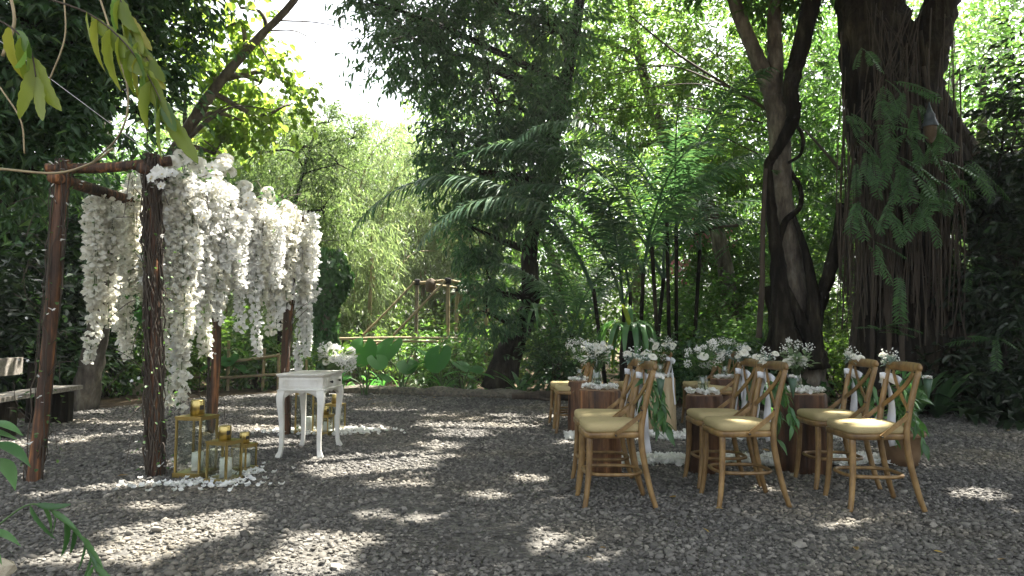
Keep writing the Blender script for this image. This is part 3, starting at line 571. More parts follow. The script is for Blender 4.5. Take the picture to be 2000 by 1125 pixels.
def palm(p, dirs, label, stems=3, hz=1.0):
    t = thing('palm', p, label, 'palm', None); tp = []
    for k in range(stems):
        o = rng.normal(0, .22, 3) * [1, 1, 0]; h = hz * rng.uniform(.7, 1.15); q = bez([o, o * 1.3 + UP * h * .5, o * 1.6 + UP * h], 5); MB().tube(q, .035, 8).build('stem', BARK_D, t); tp.append(q[-1])
    for k, (az, sc, m) in enumerate(dirs):
        a = math.radians(az); place(link('frond', PF[m], None, t), tp[k % stems] - UP * .05, (math.cos(a), math.sin(a), 0), rng.normal(0, .12), sc)
    return t
palm(at0(P(1225, 680, 12.4)), [(183, 1.15, 2), (170, 1.05, 0), (200, 1.05, 2), (188, .85, 1), (235, .8, 3), (150, .9, 1), (20, .9, 0), (340, .85, 2), (300, .75, 3), (90, 1, 0), (195, .72, 3), (60, 1, 1), (250, 1.0, 3), (280, .95, 1)], 'clumping palm with long drooping fronds behind the stump tables', 5, 2.2)
palm(at0(P(1310, 680, 12.3)), [(178, 1.1, 2), (10, .85, 0), (170, .9, 0), (200, .85, 2), (330, .8, 1), (260, .85, 3), (80, 1, 2), (130, 1, 1), (225, .7, 3), (290, 1.05, 3)], 'dense dark palm with hanging leaflets left of the vine-wrapped trunk', 4, 3.0)
palm(at0(P(1120, 690, 13.0)), [(170, .8, 3), (200, .7, 1), (140, .8, 3), (240, .7, 3), (300, .7, 1), (20, .8, 3), (80, .9, 1)], 'low palm tangled into the evergreen leaning over the border', 3, 1.2)
palm(at0(P(2080, 690, 15)), [(180, .8, 0), (200, .8, 2), (230, .7, 1), (150, .8, 3), (270, .7, 3), (90, 1, 1)], 'palm with bright fronds beyond the banyan buttress', 3, 3.2)

# ------------------------------------------------------------------ bamboo grove and far trees
def grove(px, Y, top, label, n=9, nl=14000, wid=1.1, group='bamboo clumps beyond the fence'):
    base = at0(P(px, 690, Y)); base[2] = gz(base[0], base[1]); t = thing('bamboo_clump', base, label, 'bamboo', group); cm = MB()
    H = P(px, top, Y)[2] - base[2]; T = []; Dr = []
    for k in range(n):
        o = rng.normal(0, .35, 3) * [1, 1, 0]; lean = rng.normal(0, wid * .55, 3) * [1, 1, 0]; h = H * rng.uniform(.75, 1.05)
        q = bez([o, o + lean * .3 + UP * h * .5, o + lean + UP * h * .9, o + lean * 1.9 + UP * h * .98], 6); MB().tube(q, lin([.04, .035, .02, .006], len(q)), 6).build('cane', BAMB, t)
        m = nl // n // 8; s = rng.uniform(.08, 1, m) * (len(q) - 1); i = np.minimum(s.astype(int), len(q) - 2); c = q[i] + (q[i + 1] - q[i]) * (s - i)[:, None]
        d = nrm(rng.normal(0, 1, (m, 3)) * [1, 1, .35]); T.append(c + d * rng.uniform(0, wid * .75, (m, 1))); Dr.append(nrm(d + [0, 0, -.2]))
    spray(cm, np.concatenate(T), np.concatenate(Dr), .45, 8, .21, .036, .75, .85, rnd=.4)
    tag(cm.build('foliage', L_BAMBOO, t, smooth=False), kind='stuff')
for k, (px, Y, top, lab) in enumerate([(470, 19, 230, 'pale bamboo clump rising behind the arbor flowers'), (570, 21, 215, 'pale bamboo clump beneath the open sky gap'), (660, 19.5, 240, 'sunlit bamboo clump behind the ivy pillar'), (745, 22, 250, 'bright bamboo clump behind the bamboo frame'), (840, 21, 330, 'bamboo clump half hidden by the leaning evergreen'), (610, 16.5, 380, 'low yellowish bamboo behind the arbor end'), (700, 17, 430, 'low bamboo leafing over the bamboo rail'), (930, 20, 330, 'bamboo clump seen under the evergreen branches')]):
    grove(px, Y, top, lab, nl=15000 if Y > 18 else 9000, wid=1.4 if Y > 18 else 1.0)
def far_tree(px, Y, top, r, leaf, label, nl=5200, L=.3, low=640, group='trees far behind the yard', nm='far_tree'):
    base = at0(P(px, 690, Y)); base[2] = gz(base[0], base[1]); zt = P(px, top, Y)[2]; zb = P(px, low, Y)[2]; bl = []
    k = max(2, int((zt - zb) / (r * 1.0)))
    for i in range(k):
        z = zb + (zt - zb) * (i + .5) / k; bl.append((base[0] + rng.normal(0, r * .25), base[1] + rng.normal(0, r * .25), z, r * rng.uniform(.8, 1.1), r * .8, (zt - zb) / k * .75))
    tree(nm, label, [base, base + [rng.normal(0, .3), 0, (zt - base[2]) * .5], base + [rng.normal(0, .5), 0, (zt - base[2]) * .9]], [.22, .16, .05], BARK_G, bl, leaf, nl, L, L * .42, group=group, sides=7, tw=False, droop=.35, clump=.6, per=7)
FAR = [(-80, 24, -60, 2.4, L_MID), (70, 26, -100, 2.6, L_MID), (210, 24, -60, 2.4, L_LIGHT), (330, 27, 220, 2.2, L_LIGHT), (450, 28, 300, 2.2, L_LIGHT), (560, 30, 330, 2.2, L_LIGHT), (680, 29, 340, 2.2, L_LIGHT), (790, 28, 320, 2.1, L_LIGHT), (890, 27, 150, 2.4, L_LIGHT), (1000, 28, 60, 2.6, L_LIGHT), (1120, 27, 0, 2.6, L_LIGHT), (1240, 28, 40, 2.7, L_LIGHT), (1370, 27, -40, 2.6, L_LIGHT), (1490, 28, -60, 2.6, L_LIGHT), (1620, 26, -80, 2.6, L_LIGHT), (1750, 27, -60, 2.6, L_MID), (1890, 25, -40, 2.5, L_LIGHT), (2010, 26, -60, 2.6, L_LIGHT), (2140, 25, -60, 2.6, L_MID)]
for px, Y, top, r, lf_ in FAR: far_tree(px, Y, top, r, lf_, 'tall leafy tree closing the far background of the garden')
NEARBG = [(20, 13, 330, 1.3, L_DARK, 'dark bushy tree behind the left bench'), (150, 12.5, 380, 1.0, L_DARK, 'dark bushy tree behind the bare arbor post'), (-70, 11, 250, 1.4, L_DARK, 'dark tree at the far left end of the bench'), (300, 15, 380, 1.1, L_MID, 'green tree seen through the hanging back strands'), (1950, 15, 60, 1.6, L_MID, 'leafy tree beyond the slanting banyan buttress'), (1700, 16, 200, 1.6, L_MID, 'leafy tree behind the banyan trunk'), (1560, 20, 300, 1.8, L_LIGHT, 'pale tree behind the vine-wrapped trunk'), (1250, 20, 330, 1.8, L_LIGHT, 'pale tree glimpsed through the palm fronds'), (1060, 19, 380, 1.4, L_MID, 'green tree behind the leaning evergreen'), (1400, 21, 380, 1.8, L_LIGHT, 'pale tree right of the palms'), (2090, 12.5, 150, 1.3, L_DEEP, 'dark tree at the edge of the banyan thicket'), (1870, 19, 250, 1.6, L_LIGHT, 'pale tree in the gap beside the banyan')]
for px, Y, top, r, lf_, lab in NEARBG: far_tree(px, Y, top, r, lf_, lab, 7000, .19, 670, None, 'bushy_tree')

# trees added outside the view, right and left, to darken the sides
for (x, y, h, lab) in [(10.5, 5.5, 8, 'unseen tree added for shade right of the yard'), (11.5, 1.5, 8, 'unseen tree added for shade beyond the right rear corner of the yard'), (-10.5, 4.5, 7, 'unseen tree added for shade left of the yard')]:
    tree('shade_tree', lab, [np.array([x, y, 0.]), np.array([x, y, h * .5]), np.array([x + .3, y, h])], [.25, .18, .08], BARK_G, [(x, y, h * .3, 1.9, 1.9, 1.6), (x, y, h * .6, 2.4, 2.4, 1.6), (x, y, h * .9, 2.2, 2.2, 1.6)], L_MID, 4500, .32, .14, group='unseen shade trees round the yard', tw=False, per=7)

tree('climber_thicket', 'dark leafy climber smothering the slanting banyan buttress', [at0(P(1960, 690, 9.6)), P(1955, 560, 9.7), P(1945, 420, 9.9), P(1960, 260, 10)], [.05, .04, .03, .015], BARK_D,
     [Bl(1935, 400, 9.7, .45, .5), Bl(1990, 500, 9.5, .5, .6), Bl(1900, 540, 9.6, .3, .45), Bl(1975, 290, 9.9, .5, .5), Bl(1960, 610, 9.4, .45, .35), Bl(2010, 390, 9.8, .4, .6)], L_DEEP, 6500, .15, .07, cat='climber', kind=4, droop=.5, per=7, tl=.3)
# ------------------------------------------------------------------ understory
def shrub(p, r, h, leaf, label, nl=1300, L=.13, Wd=.06, kind=4, group=None, name='shrub', droop=.35):
    p = np.asarray(p, float); t = thing(name, p, label, 'shrub', group); cm = MB(); st = MB(); tw = []
    bl = [(rng.normal(0, r * .35), rng.normal(0, r * .35), h * rng.uniform(.35, .75), r * .75, r * .75, h * .38) for _ in range(3)]
    crown(cm, bl, nl, L, Wd, per=6, kind=kind, clump=.7, droop=droop, up=.3, shell=.6, ncl=7, twigs=tw)
    for a, c in tw: st.tube(bez([np.array([rng.normal(0, .05), rng.normal(0, .05), -.02]), (a + c) * .4, c], 4), lin([.012, .004], 9), 4)
    tag(st.build('stems', VINE, t), kind='stuff'); tag(cm.build('foliage', leaf, t, smooth=False), kind='stuff'); return t
def g0(px, Y): p = at0(P(px, 690, Y)); p[2] = gz(p[0], p[1]); return p
for (px, Y, r, h, lf_, L, lab) in [
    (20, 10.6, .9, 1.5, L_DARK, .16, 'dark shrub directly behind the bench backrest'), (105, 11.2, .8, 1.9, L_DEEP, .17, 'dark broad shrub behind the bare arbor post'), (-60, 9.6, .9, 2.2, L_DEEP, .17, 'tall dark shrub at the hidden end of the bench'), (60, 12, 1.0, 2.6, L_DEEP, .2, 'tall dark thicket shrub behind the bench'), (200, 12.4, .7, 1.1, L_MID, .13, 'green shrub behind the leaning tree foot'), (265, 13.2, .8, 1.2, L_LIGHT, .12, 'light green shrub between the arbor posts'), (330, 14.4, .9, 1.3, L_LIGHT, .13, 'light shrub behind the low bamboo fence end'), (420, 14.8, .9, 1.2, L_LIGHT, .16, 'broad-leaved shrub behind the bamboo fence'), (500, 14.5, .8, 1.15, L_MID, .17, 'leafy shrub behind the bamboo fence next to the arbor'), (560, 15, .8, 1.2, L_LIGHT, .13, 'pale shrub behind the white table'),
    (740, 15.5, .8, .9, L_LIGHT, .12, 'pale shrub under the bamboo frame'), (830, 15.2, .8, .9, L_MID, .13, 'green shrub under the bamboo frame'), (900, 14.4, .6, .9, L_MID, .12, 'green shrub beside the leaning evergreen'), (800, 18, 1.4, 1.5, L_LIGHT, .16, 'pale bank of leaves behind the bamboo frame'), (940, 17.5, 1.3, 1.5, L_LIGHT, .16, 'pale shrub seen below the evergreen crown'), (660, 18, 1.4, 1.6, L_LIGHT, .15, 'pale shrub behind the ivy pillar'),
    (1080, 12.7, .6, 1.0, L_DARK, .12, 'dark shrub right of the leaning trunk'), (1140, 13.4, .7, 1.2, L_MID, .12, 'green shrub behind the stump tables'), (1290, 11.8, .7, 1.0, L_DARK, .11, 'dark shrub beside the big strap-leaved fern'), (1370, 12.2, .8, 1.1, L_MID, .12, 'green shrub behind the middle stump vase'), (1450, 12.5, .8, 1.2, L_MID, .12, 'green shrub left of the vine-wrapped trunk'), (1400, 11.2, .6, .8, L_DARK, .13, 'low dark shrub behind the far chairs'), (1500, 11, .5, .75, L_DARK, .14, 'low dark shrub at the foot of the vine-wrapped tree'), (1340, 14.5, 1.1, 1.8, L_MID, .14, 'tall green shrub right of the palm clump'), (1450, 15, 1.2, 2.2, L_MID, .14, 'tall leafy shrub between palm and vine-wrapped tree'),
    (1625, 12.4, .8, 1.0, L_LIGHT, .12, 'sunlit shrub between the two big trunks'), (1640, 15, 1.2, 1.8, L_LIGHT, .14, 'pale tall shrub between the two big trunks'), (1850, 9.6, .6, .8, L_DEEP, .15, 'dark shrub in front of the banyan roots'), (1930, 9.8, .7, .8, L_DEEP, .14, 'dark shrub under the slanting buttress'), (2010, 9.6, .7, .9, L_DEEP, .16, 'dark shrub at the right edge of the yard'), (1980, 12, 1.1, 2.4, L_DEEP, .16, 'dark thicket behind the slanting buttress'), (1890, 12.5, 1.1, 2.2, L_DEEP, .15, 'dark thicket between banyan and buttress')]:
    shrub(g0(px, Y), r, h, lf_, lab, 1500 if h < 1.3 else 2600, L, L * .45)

def straplants(p, n, L, wd, leaf, label, group, name='strap_plant', arch=.7, up=1.0, cat='plant'):
    t = thing(name, p, label, cat, group)
    for k in range(n):
        a = rng.uniform(0, 6.28); l_ = L * rng.uniform(.65, 1.1); u = up * rng.uniform(.5, 1.2)
        s = np.linspace(0, 1, 7); d = np.array([math.cos(a), math.sin(a), 0]); path = d * (l_ * s * .75)[:, None] + UP * (l_ * (u * s - arch * s * s * 1.1))[:, None] + UP * .02
        w = wd * np.array([.45, .8, 1, 1, .85, .5, .05]); sv = np.cross(d, UP); m = MB(); fold = UP * (w * .22)[:, None]
        v = np.stack([path - sv * w[:, None] / 2 + fold, path, path + sv * w[:, None] / 2 + fold], 1); i = np.arange(6)[:, None] * 3
        m.add(v, i + np.array([[0, 1, 4, 3]]), i + np.array([[1, 2, 5, 4]])); m.build('leaf', leaf, t)
    return t
STRAPB = 'strap-leaved plants along the stone edging'
for px, py, n, L, lf_ in [(560, 762, 7, .42, L_BROAD), (618, 764, 8, .5, L_BROAD), (668, 764, 8, .45, L_NEST), (715, 766, 10, .5, L_BROAD), (775, 768, 10, .5, L_NEST), (812, 768, 9, .5, L_VARI), (862, 769, 9, .48, L_BROAD), (880, 766, 9, .6, L_NEST), (920, 771, 8, .42, L_DARK), (1005, 774, 8, .45, L_DARK), (1045, 776, 7, .4, L_DARK), (800, 760, 9, .45, L_VARI), (742, 762, 9, .45, L_BROAD), (948, 768, 9, .5, L_BROAD)]:
    p = G(px, py); p[1] += .35; straplants(p, n, L * rng.uniform(.85, 1.15), .055, lf_, 'low plant with arching strap leaves along the stone edging', STRAPB, arch=.75, up=1.35)
straplants(g0(1018, 12.4) , 12, .75, .075, L_NEST, 'spiky agave-like plant at the foot of the leaning evergreen', None, arch=.35, up=1.15)
for px, Y, lab in [(1780, 8.9, 'croton with pale-veined leaves behind the last chair row'), (1825, 9.0, 'dark croton beside the terracotta pot'), (1690, 9.2, 'reddish croton below the banyan fern'), (1590, 9.8, 'dark croton at the foot of the vine-wrapped tree')]:
    straplants(g0(px, Y), 14, .62, .13, L_RED if 'reddish' in lab else (L_FERN if 'pale' in lab else L_DARK), lab, None, arch=.45, up=1.3, name='croton')
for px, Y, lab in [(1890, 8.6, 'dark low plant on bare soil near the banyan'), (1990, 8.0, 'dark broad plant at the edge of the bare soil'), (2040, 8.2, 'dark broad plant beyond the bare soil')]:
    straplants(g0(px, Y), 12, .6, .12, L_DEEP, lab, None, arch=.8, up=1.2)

# nest fern with long wavy straps, drooping from a post stump
def nest_fern(p, label):
    t = thing('nest_fern', p, label, 'fern'); MB().lathe([(.14, -.45), (.16, 0), (.17, .4), (.13, .75), (.02, .8)], 12).build('root_ball', BARK_D, t)
    for k in range(38):
        a = rng.uniform(0, 6.28); hang = k < 36; l_ = rng.uniform(.55, 1.25) * (1 if hang else .7); s = np.linspace(0, 1, 11); d = np.array([math.cos(a), math.sin(a), 0])
        if hang: r_ = l_ * (rng.uniform(.2, .6) * np.sin(s * 1.5) + .06); z = .78 + l_ * (.42 * np.sin(s * 2.2) - .95 * s ** 1.7)
        else: r_ = l_ * (.5 * s + .2 * s * s) * rng.uniform(.3, 1.2); z = .8 + l_ * (.85 * s - .25 * s * s)
        path = d * r_[:, None] + UP * z[:, None]; w = rng.uniform(.08, .115) * np.array([.35, .6, .8, .95, 1, 1, .95, .85, .7, .45, .05]); sv = np.cross(d, UP)
        wav = np.sin(s * 24 + k) * .012
        v = np.stack([path - sv * w[:, None] / 2 + (d * .5 + UP) * wav[:, None], path - d * .01, path + sv * w[:, None] / 2 - (d * .5 + UP) * wav[:, None]], 1); i = np.arange(10)[:, None] * 3
        MB().add(v, i + np.array([[0, 1, 4, 3]]), i + np.array([[1, 2, 5, 4]])).build('leaf', L_NEST if k % 9 else L_YELL, t)
nest_fern(g0(1232, 10.0) + [0, 0, .38], 'big nest fern with long wavy hanging straps behind the first chair row')
for px, py, Y, lab in [(1045, 610, 13.0, 'strap fern perched on the leaning evergreen trunk')]:
    t = straplants(P(px, py, Y), 16, .8, .07, L_NEST, lab, None, arch=1.0, up=.8, name='strap_fern', cat='fern')

# elephant ear plants: heart-shaped blades on long stalks
def ear_mesh():
    th = np.linspace(0, 2 * math.pi, 22, endpoint=False); r = .5 * (1 - .28 * np.cos(th)) * np.where(np.abs(th - math.pi) < .01, .7, 1)
    x = np.sin(th) * r * .86; y = .28 - np.cos(th) * r * 1.05; y[np.abs(th) < .01] = .3; y[(np.abs(th) > 0) & (np.minimum(th, 6.283 - th) < .35)] -= .02
    y = np.where(np.abs(th - math.pi) < .01, .95, y)
    e = np.c_[x, y - .1, .10 * np.abs(x) - .25 * (y - .2) ** 2]; c = np.c_[x * .5, .3 + (y - .3) * .5 - .1, .05 * np.abs(x) - .02 - .25 * ((y - .2) * .5) ** 2]; v = np.vstack([e, c, [[0, .2, -.03]]])
    n = 22; j = np.arange(n); k = (j + 1) % n; m = MB().add(v, np.stack([j, k, n + k, n + j], 1), np.stack([n + j, n + k, np.full(n, 2 * n)], 1))
    me = m.mesh('leaf', True); me.materials.append(L_BROAD); return me
EAR = ear_mesh()
def ears(p, spec, label):
    t = thing('elephant_ear_plant', p, label, 'plant', None)
    for (dx, dz, sz, az, tilt) in spec:
        tip = np.array([dx, rng.normal(0, .12), dz]); st = MB().tube(bez([np.array([rng.normal(0, .04), 0, 0]), tip * [.35, .5, .65], tip], 6), lin([.016, .008], 13), 6).build('stalk', STEM_G, t)
        a = math.radians(az); place(link('leaf', EAR, None, t), tip, (math.cos(a), math.sin(a), tilt), rng.normal(0, .15), sz)
ears(g0(715, 12.6), [(-.05, .98, .58, 265, -1.4), (.2, .72, .42, 300, -.6), (-.22, .55, .4, 230, -.5), (.3, .4, .3, 320, -.4), (-.3, .35, .3, 210, -.4)], 'elephant ear plant with one tall upright leaf by the white table')
ears(g0(785, 12.9), [(-.15, 1.0, .6, 240, -.9), (.25, .86, .5, 330, -.35), (-.35, .76, .5, 200, -.3), (.1, .62, .45, 280, -.5), (.45, .55, .36, 340, -.3)], 'elephant ear plant with spreading leaves before the bamboo frame')
ears(g0(862, 12.8), [(0, .85, .58, 255, -1.1), (.28, .6, .4, 320, -.4), (-.3, .62, .42, 215, -.3), (.4, .38, .32, 345, -.3)], 'elephant ear plant close to the leaning evergreen')
ears(g0(905, 12.5), [(.15, .55, .38, 300, -.2), (-.12, .45, .32, 200, -.2), (.35, .42, .28, 350, -.2)], 'small elephant ear plant under the leaning evergreen')
ears(g0(440, 13.9), [(.1, .7, .42, 280, -.5), (-.2, .55, .36, 230, -.4), (.3, .5, .32, 330, -.4)], 'elephant ear plant behind the bamboo fence')
ears(g0(225, 12.4), [(.05, 1.25, .5, 265, -1.0), (-.2, .8, .42, 230, -.6), (.25, 1.6, .5, 290, -.8)], 'tall broad-leaved plant between the two left arbor posts')
ears(g0(195, 12.8), [(.1, 2.3, .6, 265, -1.1), (-.3, 2.0, .55, 230, -.8), (.35, 1.9, .55, 300, -.9), (.0, 1.4, .5, 270, -.8)], 'very tall broad-leaved plant behind the back flower strands')

# stone edging, rocks, root log
def stone_mesh(k):
    bm = bmesh.new(); bmesh.ops.create_icosphere(bm, subdivisions=2, radius=.5)
    for v in bm.verts:
        q = v.co.copy(); s = 1 + .45 * mnoise.noise(q * 1.7 + Vector((k * 5.3, 1, 2))) + .15 * mnoise.noise(q * 5 + Vector((k, 0, 0))); v.co = Vector((q.x * s * 1.25, q.y * s * .9, q.z * s * .75))
    me = bpy.data.meshes.new('stone'); bm.to_mesh(me); bm.free(); return me
ST = [stone_mesh(k) for k in range(6)]
for m in ST: m.materials.append(STONE)
edge = bez([G(600, 767), G(720, 770), G(860, 775), G(960, 778), G(1010, 780)], 7)
for k, p in enumerate(edge):
    o = link('edging_stone', ST[k % 6], None, None, (p[0], p[1] + .12, .05)); s = rng.uniform(.26, .42); o.scale = (s * 1.1, s * .8, s * .8); o.rotation_euler = (0, 0, rng.uniform(-.4, .4))
    tag(o, 'rough mossy stone in the low edging of the flower border', 'stone', 'edging stones of the flower border')
for px, py, s, lab in [(1845, 800, .5, 'dark rock between the croton and the bare soil'), (1895, 803, .4, 'dark rock lying at the edge of the bare soil'), (1975, 806, .45, 'dark rock under the low plants right of the bare soil')]:
    p = G(px, py); o = link('rock', ST[3], None, None, (p[0], p[1] + .2, .1)); o.scale = (s * 1.2, s, s); tag(o, lab, 'rock')
PS = stone_mesh(9); PS.materials.append(STONE_L)
for px, py, s, lab in [(243, 765, .34, 'upright pale rock by the left fence end'), (258, 772, .26, 'small pale rock by the left fence end')]:
    p = G(px, py); o = link('pale_rock', PS, None, None, (p[0], p[1] + .2, .1)); o.scale = (s * .8, s, s * 1.5); tag(o, lab, 'rock')
o = link('planter_stone', PS, None, None, tuple(G(-12, 1128))); o.location[2] = .03; o.scale = (.13, .13, .13); tag(o, 'pale round stone beneath the close green leaves', 'stone')
lg = thing('fallen_log', G(1010, 783), 'long grey root lying along the gravel edge', 'log'); q = bez([G(1000, 782), G(1050, 781), G(1110, 779), G(1160, 776)], 6) - np.array(lg.location); q[:, 2] += .07
MB().tube(q, lin([.05, .085, .09, .11], len(q)), 9, wob=.06).build('bark', ROOT, lg); MB().tube(bez([q[4], q[4] + [.2, -.2, -.02], q[4] + [.35, -.5, -.03]], 5), lin([.05, .02], 11), 7, wob=.05).build('side_root', ROOT, lg)
def treestump(px, py, h, r, label):
    t = thing('tree_stump', G(px, py), label, 'stump')
    for k in range(7):
        a = k * .9; p0 = np.array([math.cos(a) * r * 1.4, math.sin(a) * r * 1.2, 0]); MB().tube(bez([p0, p0 * .5 + UP * h * .4, p0 * .3 + UP * h * rng.uniform(.6, 1.1) + rng.normal(0, .06, 3)], 6), lin([r * .5, r * .4, r * .2], 13), 8, wob=.1).build('root', BARK_L if k % 2 else ROOT, t)
treestump(232, 762, .95, .16, 'pale gnarled stump between the two left arbor posts'); treestump(268, 760, .75, .2, 'twisted root stump behind the dark arbor post')

# ivy pillar
iv = thing('ivy_pillar', g0(632, 12.6), 'pale pillar smothered in dark heart-shaped ivy', 'pillar'); hz = P(632, 490, 12.6)[2]
q = bez([np.array([0, 0, -.05]), np.array([.03, 0, hz * .5]), np.array([.0, 0, hz])], 6); MB().tube(q, lin([.11, .1, .09], len(q)), 12, wob=.03).build('trunk', PLASTER, iv)
cm = MB(); n = 2300; z = rng.uniform(.5, 1, n) ** .8 * hz * 1.02; z[:700] = rng.uniform(.08, .6, 700) * hz; a = rng.uniform(0, 6.28, n); top = np.clip((z / hz - .62) / .38, 0, 1); r = .13 + .26 * np.sin(top * 2.9) + rng.random(n) * .1; off = np.clip((.6 - z / hz), 0, 1) * .25
d = np.c_[np.cos(a), np.sin(a), np.zeros(n)]; cm.leaves(np.c_[d[:, 0] * r + off, d[:, 1] * r, z], nrm(d * .5 + [0, 0, -1] + rng.normal(0, .4, (n, 3))), d + rng.normal(0, .3, (n, 3)), rng.uniform(.08, .13, n), rng.uniform(.07, .12, n), .12, 4)
tag(cm.build('ivy', L_FERN, iv, smooth=False), kind='stuff')

# bamboo fence and frame
def pole(mb_parent, a, b, r, name='pole', mat=BAMB, off=None):
    a = np.asarray(a, float); b = np.asarray(b, float); L = np.linalg.norm(b - a); n = max(3, int(L / .28)); s = []; rr = []
    for k in range(n + 1):
        for e, q in ((-.02, 1), (0, 1.16), (.02, 1)):
            x = np.clip(k / n + e, 0, 1); s.append(x); rr.append(r * q)
    s = np.array(s) + np.arange(len(s)) * 1e-6; p = a + (b - a) * s[:, None]; p += np.sin(s * 3.1)[:, None] * rng.normal(0, .006 * L, 3); MB().tube(p - off, rr, 8).build(name, mat, mb_parent)
def fence(label, posts, rails, r=.028):
    b = np.array(posts[0][0]); t = thing('bamboo_fence', b, label, 'fence')
    for a, c in posts: pole(t, a, c, r * 1.15, 'post', BAMB, b)
    for a, c in rails: pole(t, a, c, r, 'rail', BAMB, b)
Yf = 13.9
def fp(px, py, Y=Yf): return P(px, py, Y)
fence('low bamboo fence with two rails between the arbor posts', [(g0(447, Yf), fp(447, 665)), (g0(515, Yf), fp(517, 680)), (g0(545, Yf), fp(545, 690))], [(fp(430, 738, Yf - .06), fp(548, 731, Yf - .06)), (fp(440, 708, Yf - .06), fp(548, 693, Yf - .06))])
fence('short broken bamboo fence left of the inner arbor posts', [(g0(368, 14.2), fp(370, 722, 14.2)), (g0(381, 14.3), fp(381, 730, 14.3))], [(fp(350, 742, 14.1), fp(390, 736, 14.1)), (fp(350, 757, 14.1), fp(440, 752, 14.1))])
fence('long bamboo rail behind the elephant ears', [(g0(600, 14.6), fp(600, 650, 14.6)), (g0(890, 14.6), fp(890, 640, 14.6))], [(fp(590, 664, 14.5), fp(960, 663, 14.5)), (fp(700, 667, 14.7), fp(900, 668, 14.7))], .024)
fr = thing('bamboo_pergola', g0(815, 15.2), 'open cube-like frame of bamboo poles lashed black at the corners', 'bamboo frame'); f0 = np.array(fr.location)
Pf = {'a': P(815, 551, 15.2), 'b': P(875, 549, 15.0), 'c': P(893, 564, 17.2), 'd': P(950, 563, 16.8), 'e': P(957, 572, 17.8)}
for k, v in Pf.items(): pole(fr, at0(v), v + UP * .05, .04 if k in 'ab' else .045, 'post', BAMB_D if k in 'ae' else BAMB, f0)
for a, b in [('a', 'b'), ('b', 'd'), ('c', 'd'), ('a', 'c'), ('d', 'e')]: pole(fr, Pf[a] + UP * (.02 if a != 'a' else -.02), Pf[b] + UP * .02, .032, 'beam', BAMB, f0)
pole(fr, Pf['a'] + [-.05, -.08, 0], P(708, 655, 15.0), .024, 'brace', BAMB, f0); pole(fr, Pf['b'] + [-.05, -.08, 0], P(768, 655, 14.9), .026, 'brace', BAMB, f0); pole(fr, P(760, 662, 15.1), P(690, 690, 15.0), .024, 'brace', BAMB, f0)
for k, v in Pf.items(): MB().lathe([(.055, -.07), (.075, -.03), (.075, .03), (.055, .07)], 10, v - f0, True).build('lashing', LASH, fr)
def wicker_lamp(p, label, s=1.0):
    t = thing('wicker_lamp', p, label, 'lamp', None, 0, s); MB().lathe([(.0, .0), (.09, .01), (.12, .1), (.12, .2), (.08, .3), (.03, .32)], 14).build('shade', WICKER, t); MB().tube([[0, 0, .32], [0, 0, .62]], .006, 5).build('cord', LASH, t)
wicker_lamp(P(841, 572, 15.1), 'woven hanging lamp inside the bamboo frame'); wicker_lamp(P(922, 582, 17.0), 'second woven hanging lamp near the frame corner beside the evergreen')
def umb(p, label):
    t = thing('paper_parasol', p, label, 'parasol'); MB().lathe([(.0, .32), (.18, .27), (.38, .14), (.5, 0)], 16).build('canopy', CANDLE, t); MB().tube([[0, 0, .32], [0, 0, -p[2]]], .015, 6).build('pole', BAMB_D, t)
umb(P(915, 572, 18.2), 'pale paper parasol behind the bamboo frame')
# hanging tin lamp on the banyan
hl = thing('hanging_lamp', P(1818, 280, 8.9) , 'tin-capped wicker lamp hanging against the banyan', 'lamp', None, 0, .78)
MB().lathe([(.02, .0), (.06, .05), (.092, .14), (.105, .24), (.1, .3)], 18).build('wicker_shade', WICKER, hl)
cap = MB().lathe([(.125, .285), (.13, .30), (.095, .40), (.082, .47), (.088, .475), (.05, .55), (.02, .66), (.008, .72)], 20).build('tin_cap', LAMP_TIN, hl)
MB().tube([[0, 0, .7], [0, 0, 1.5]], .005, 5).build('cord', LASH, hl)

# pink blossom and fallen leaves
for px, py, Y, lab in [(1360, 455, 16.3, 'pink blossom spray left of the vine-wrapped tree'), (1410, 465, 16.3, 'pink blossom spray among the pale leaves'), (1330, 520, 16, 'lower pink blossom spray behind the palm')]:
    p = P(px, py, Y); t = thing('blossom_spray', p, lab, 'blossom'); m = MB(); n = 60; m.leaves(rng.normal(0, .16, (n, 3)), runit(n), runit(n), .09, .07, .2, 4); tag(m.build('petals', PINK, t), kind='stuff')
    MB().tube(bez([[0, 0, 0], [.1, .2, -.3], [.15, .3, -.9]], 5), .008, 4).build('stem', VINE, t)
me = MB().leaves([[0, 0, .004]], [[0, 1, .0]], UP, .07, .035, .25, 4, -.1).mesh('fallen_leaf', False); me.materials.append(L_DRY)
for k in range(34):
    px, py = rng.uniform(20, 1980), rng.uniform(785, 1115)
    if k < 16: px, py = rng.uniform(640, 1000), rng.uniform(776, 790)
    o = link('fallen_leaf', me, None, None, tuple(G(px, py) + [0, 0, .018])); o.rotation_euler = (rng.normal(0, .2), rng.normal(0, .2), rng.uniform(0, 6.28)); s = rng.uniform(.6, 1.1); o.scale = (s, s, s); tag(o, 'small dry yellow-brown leaf fallen on the gravel', 'leaf', 'dry leaves fallen on the gravel')
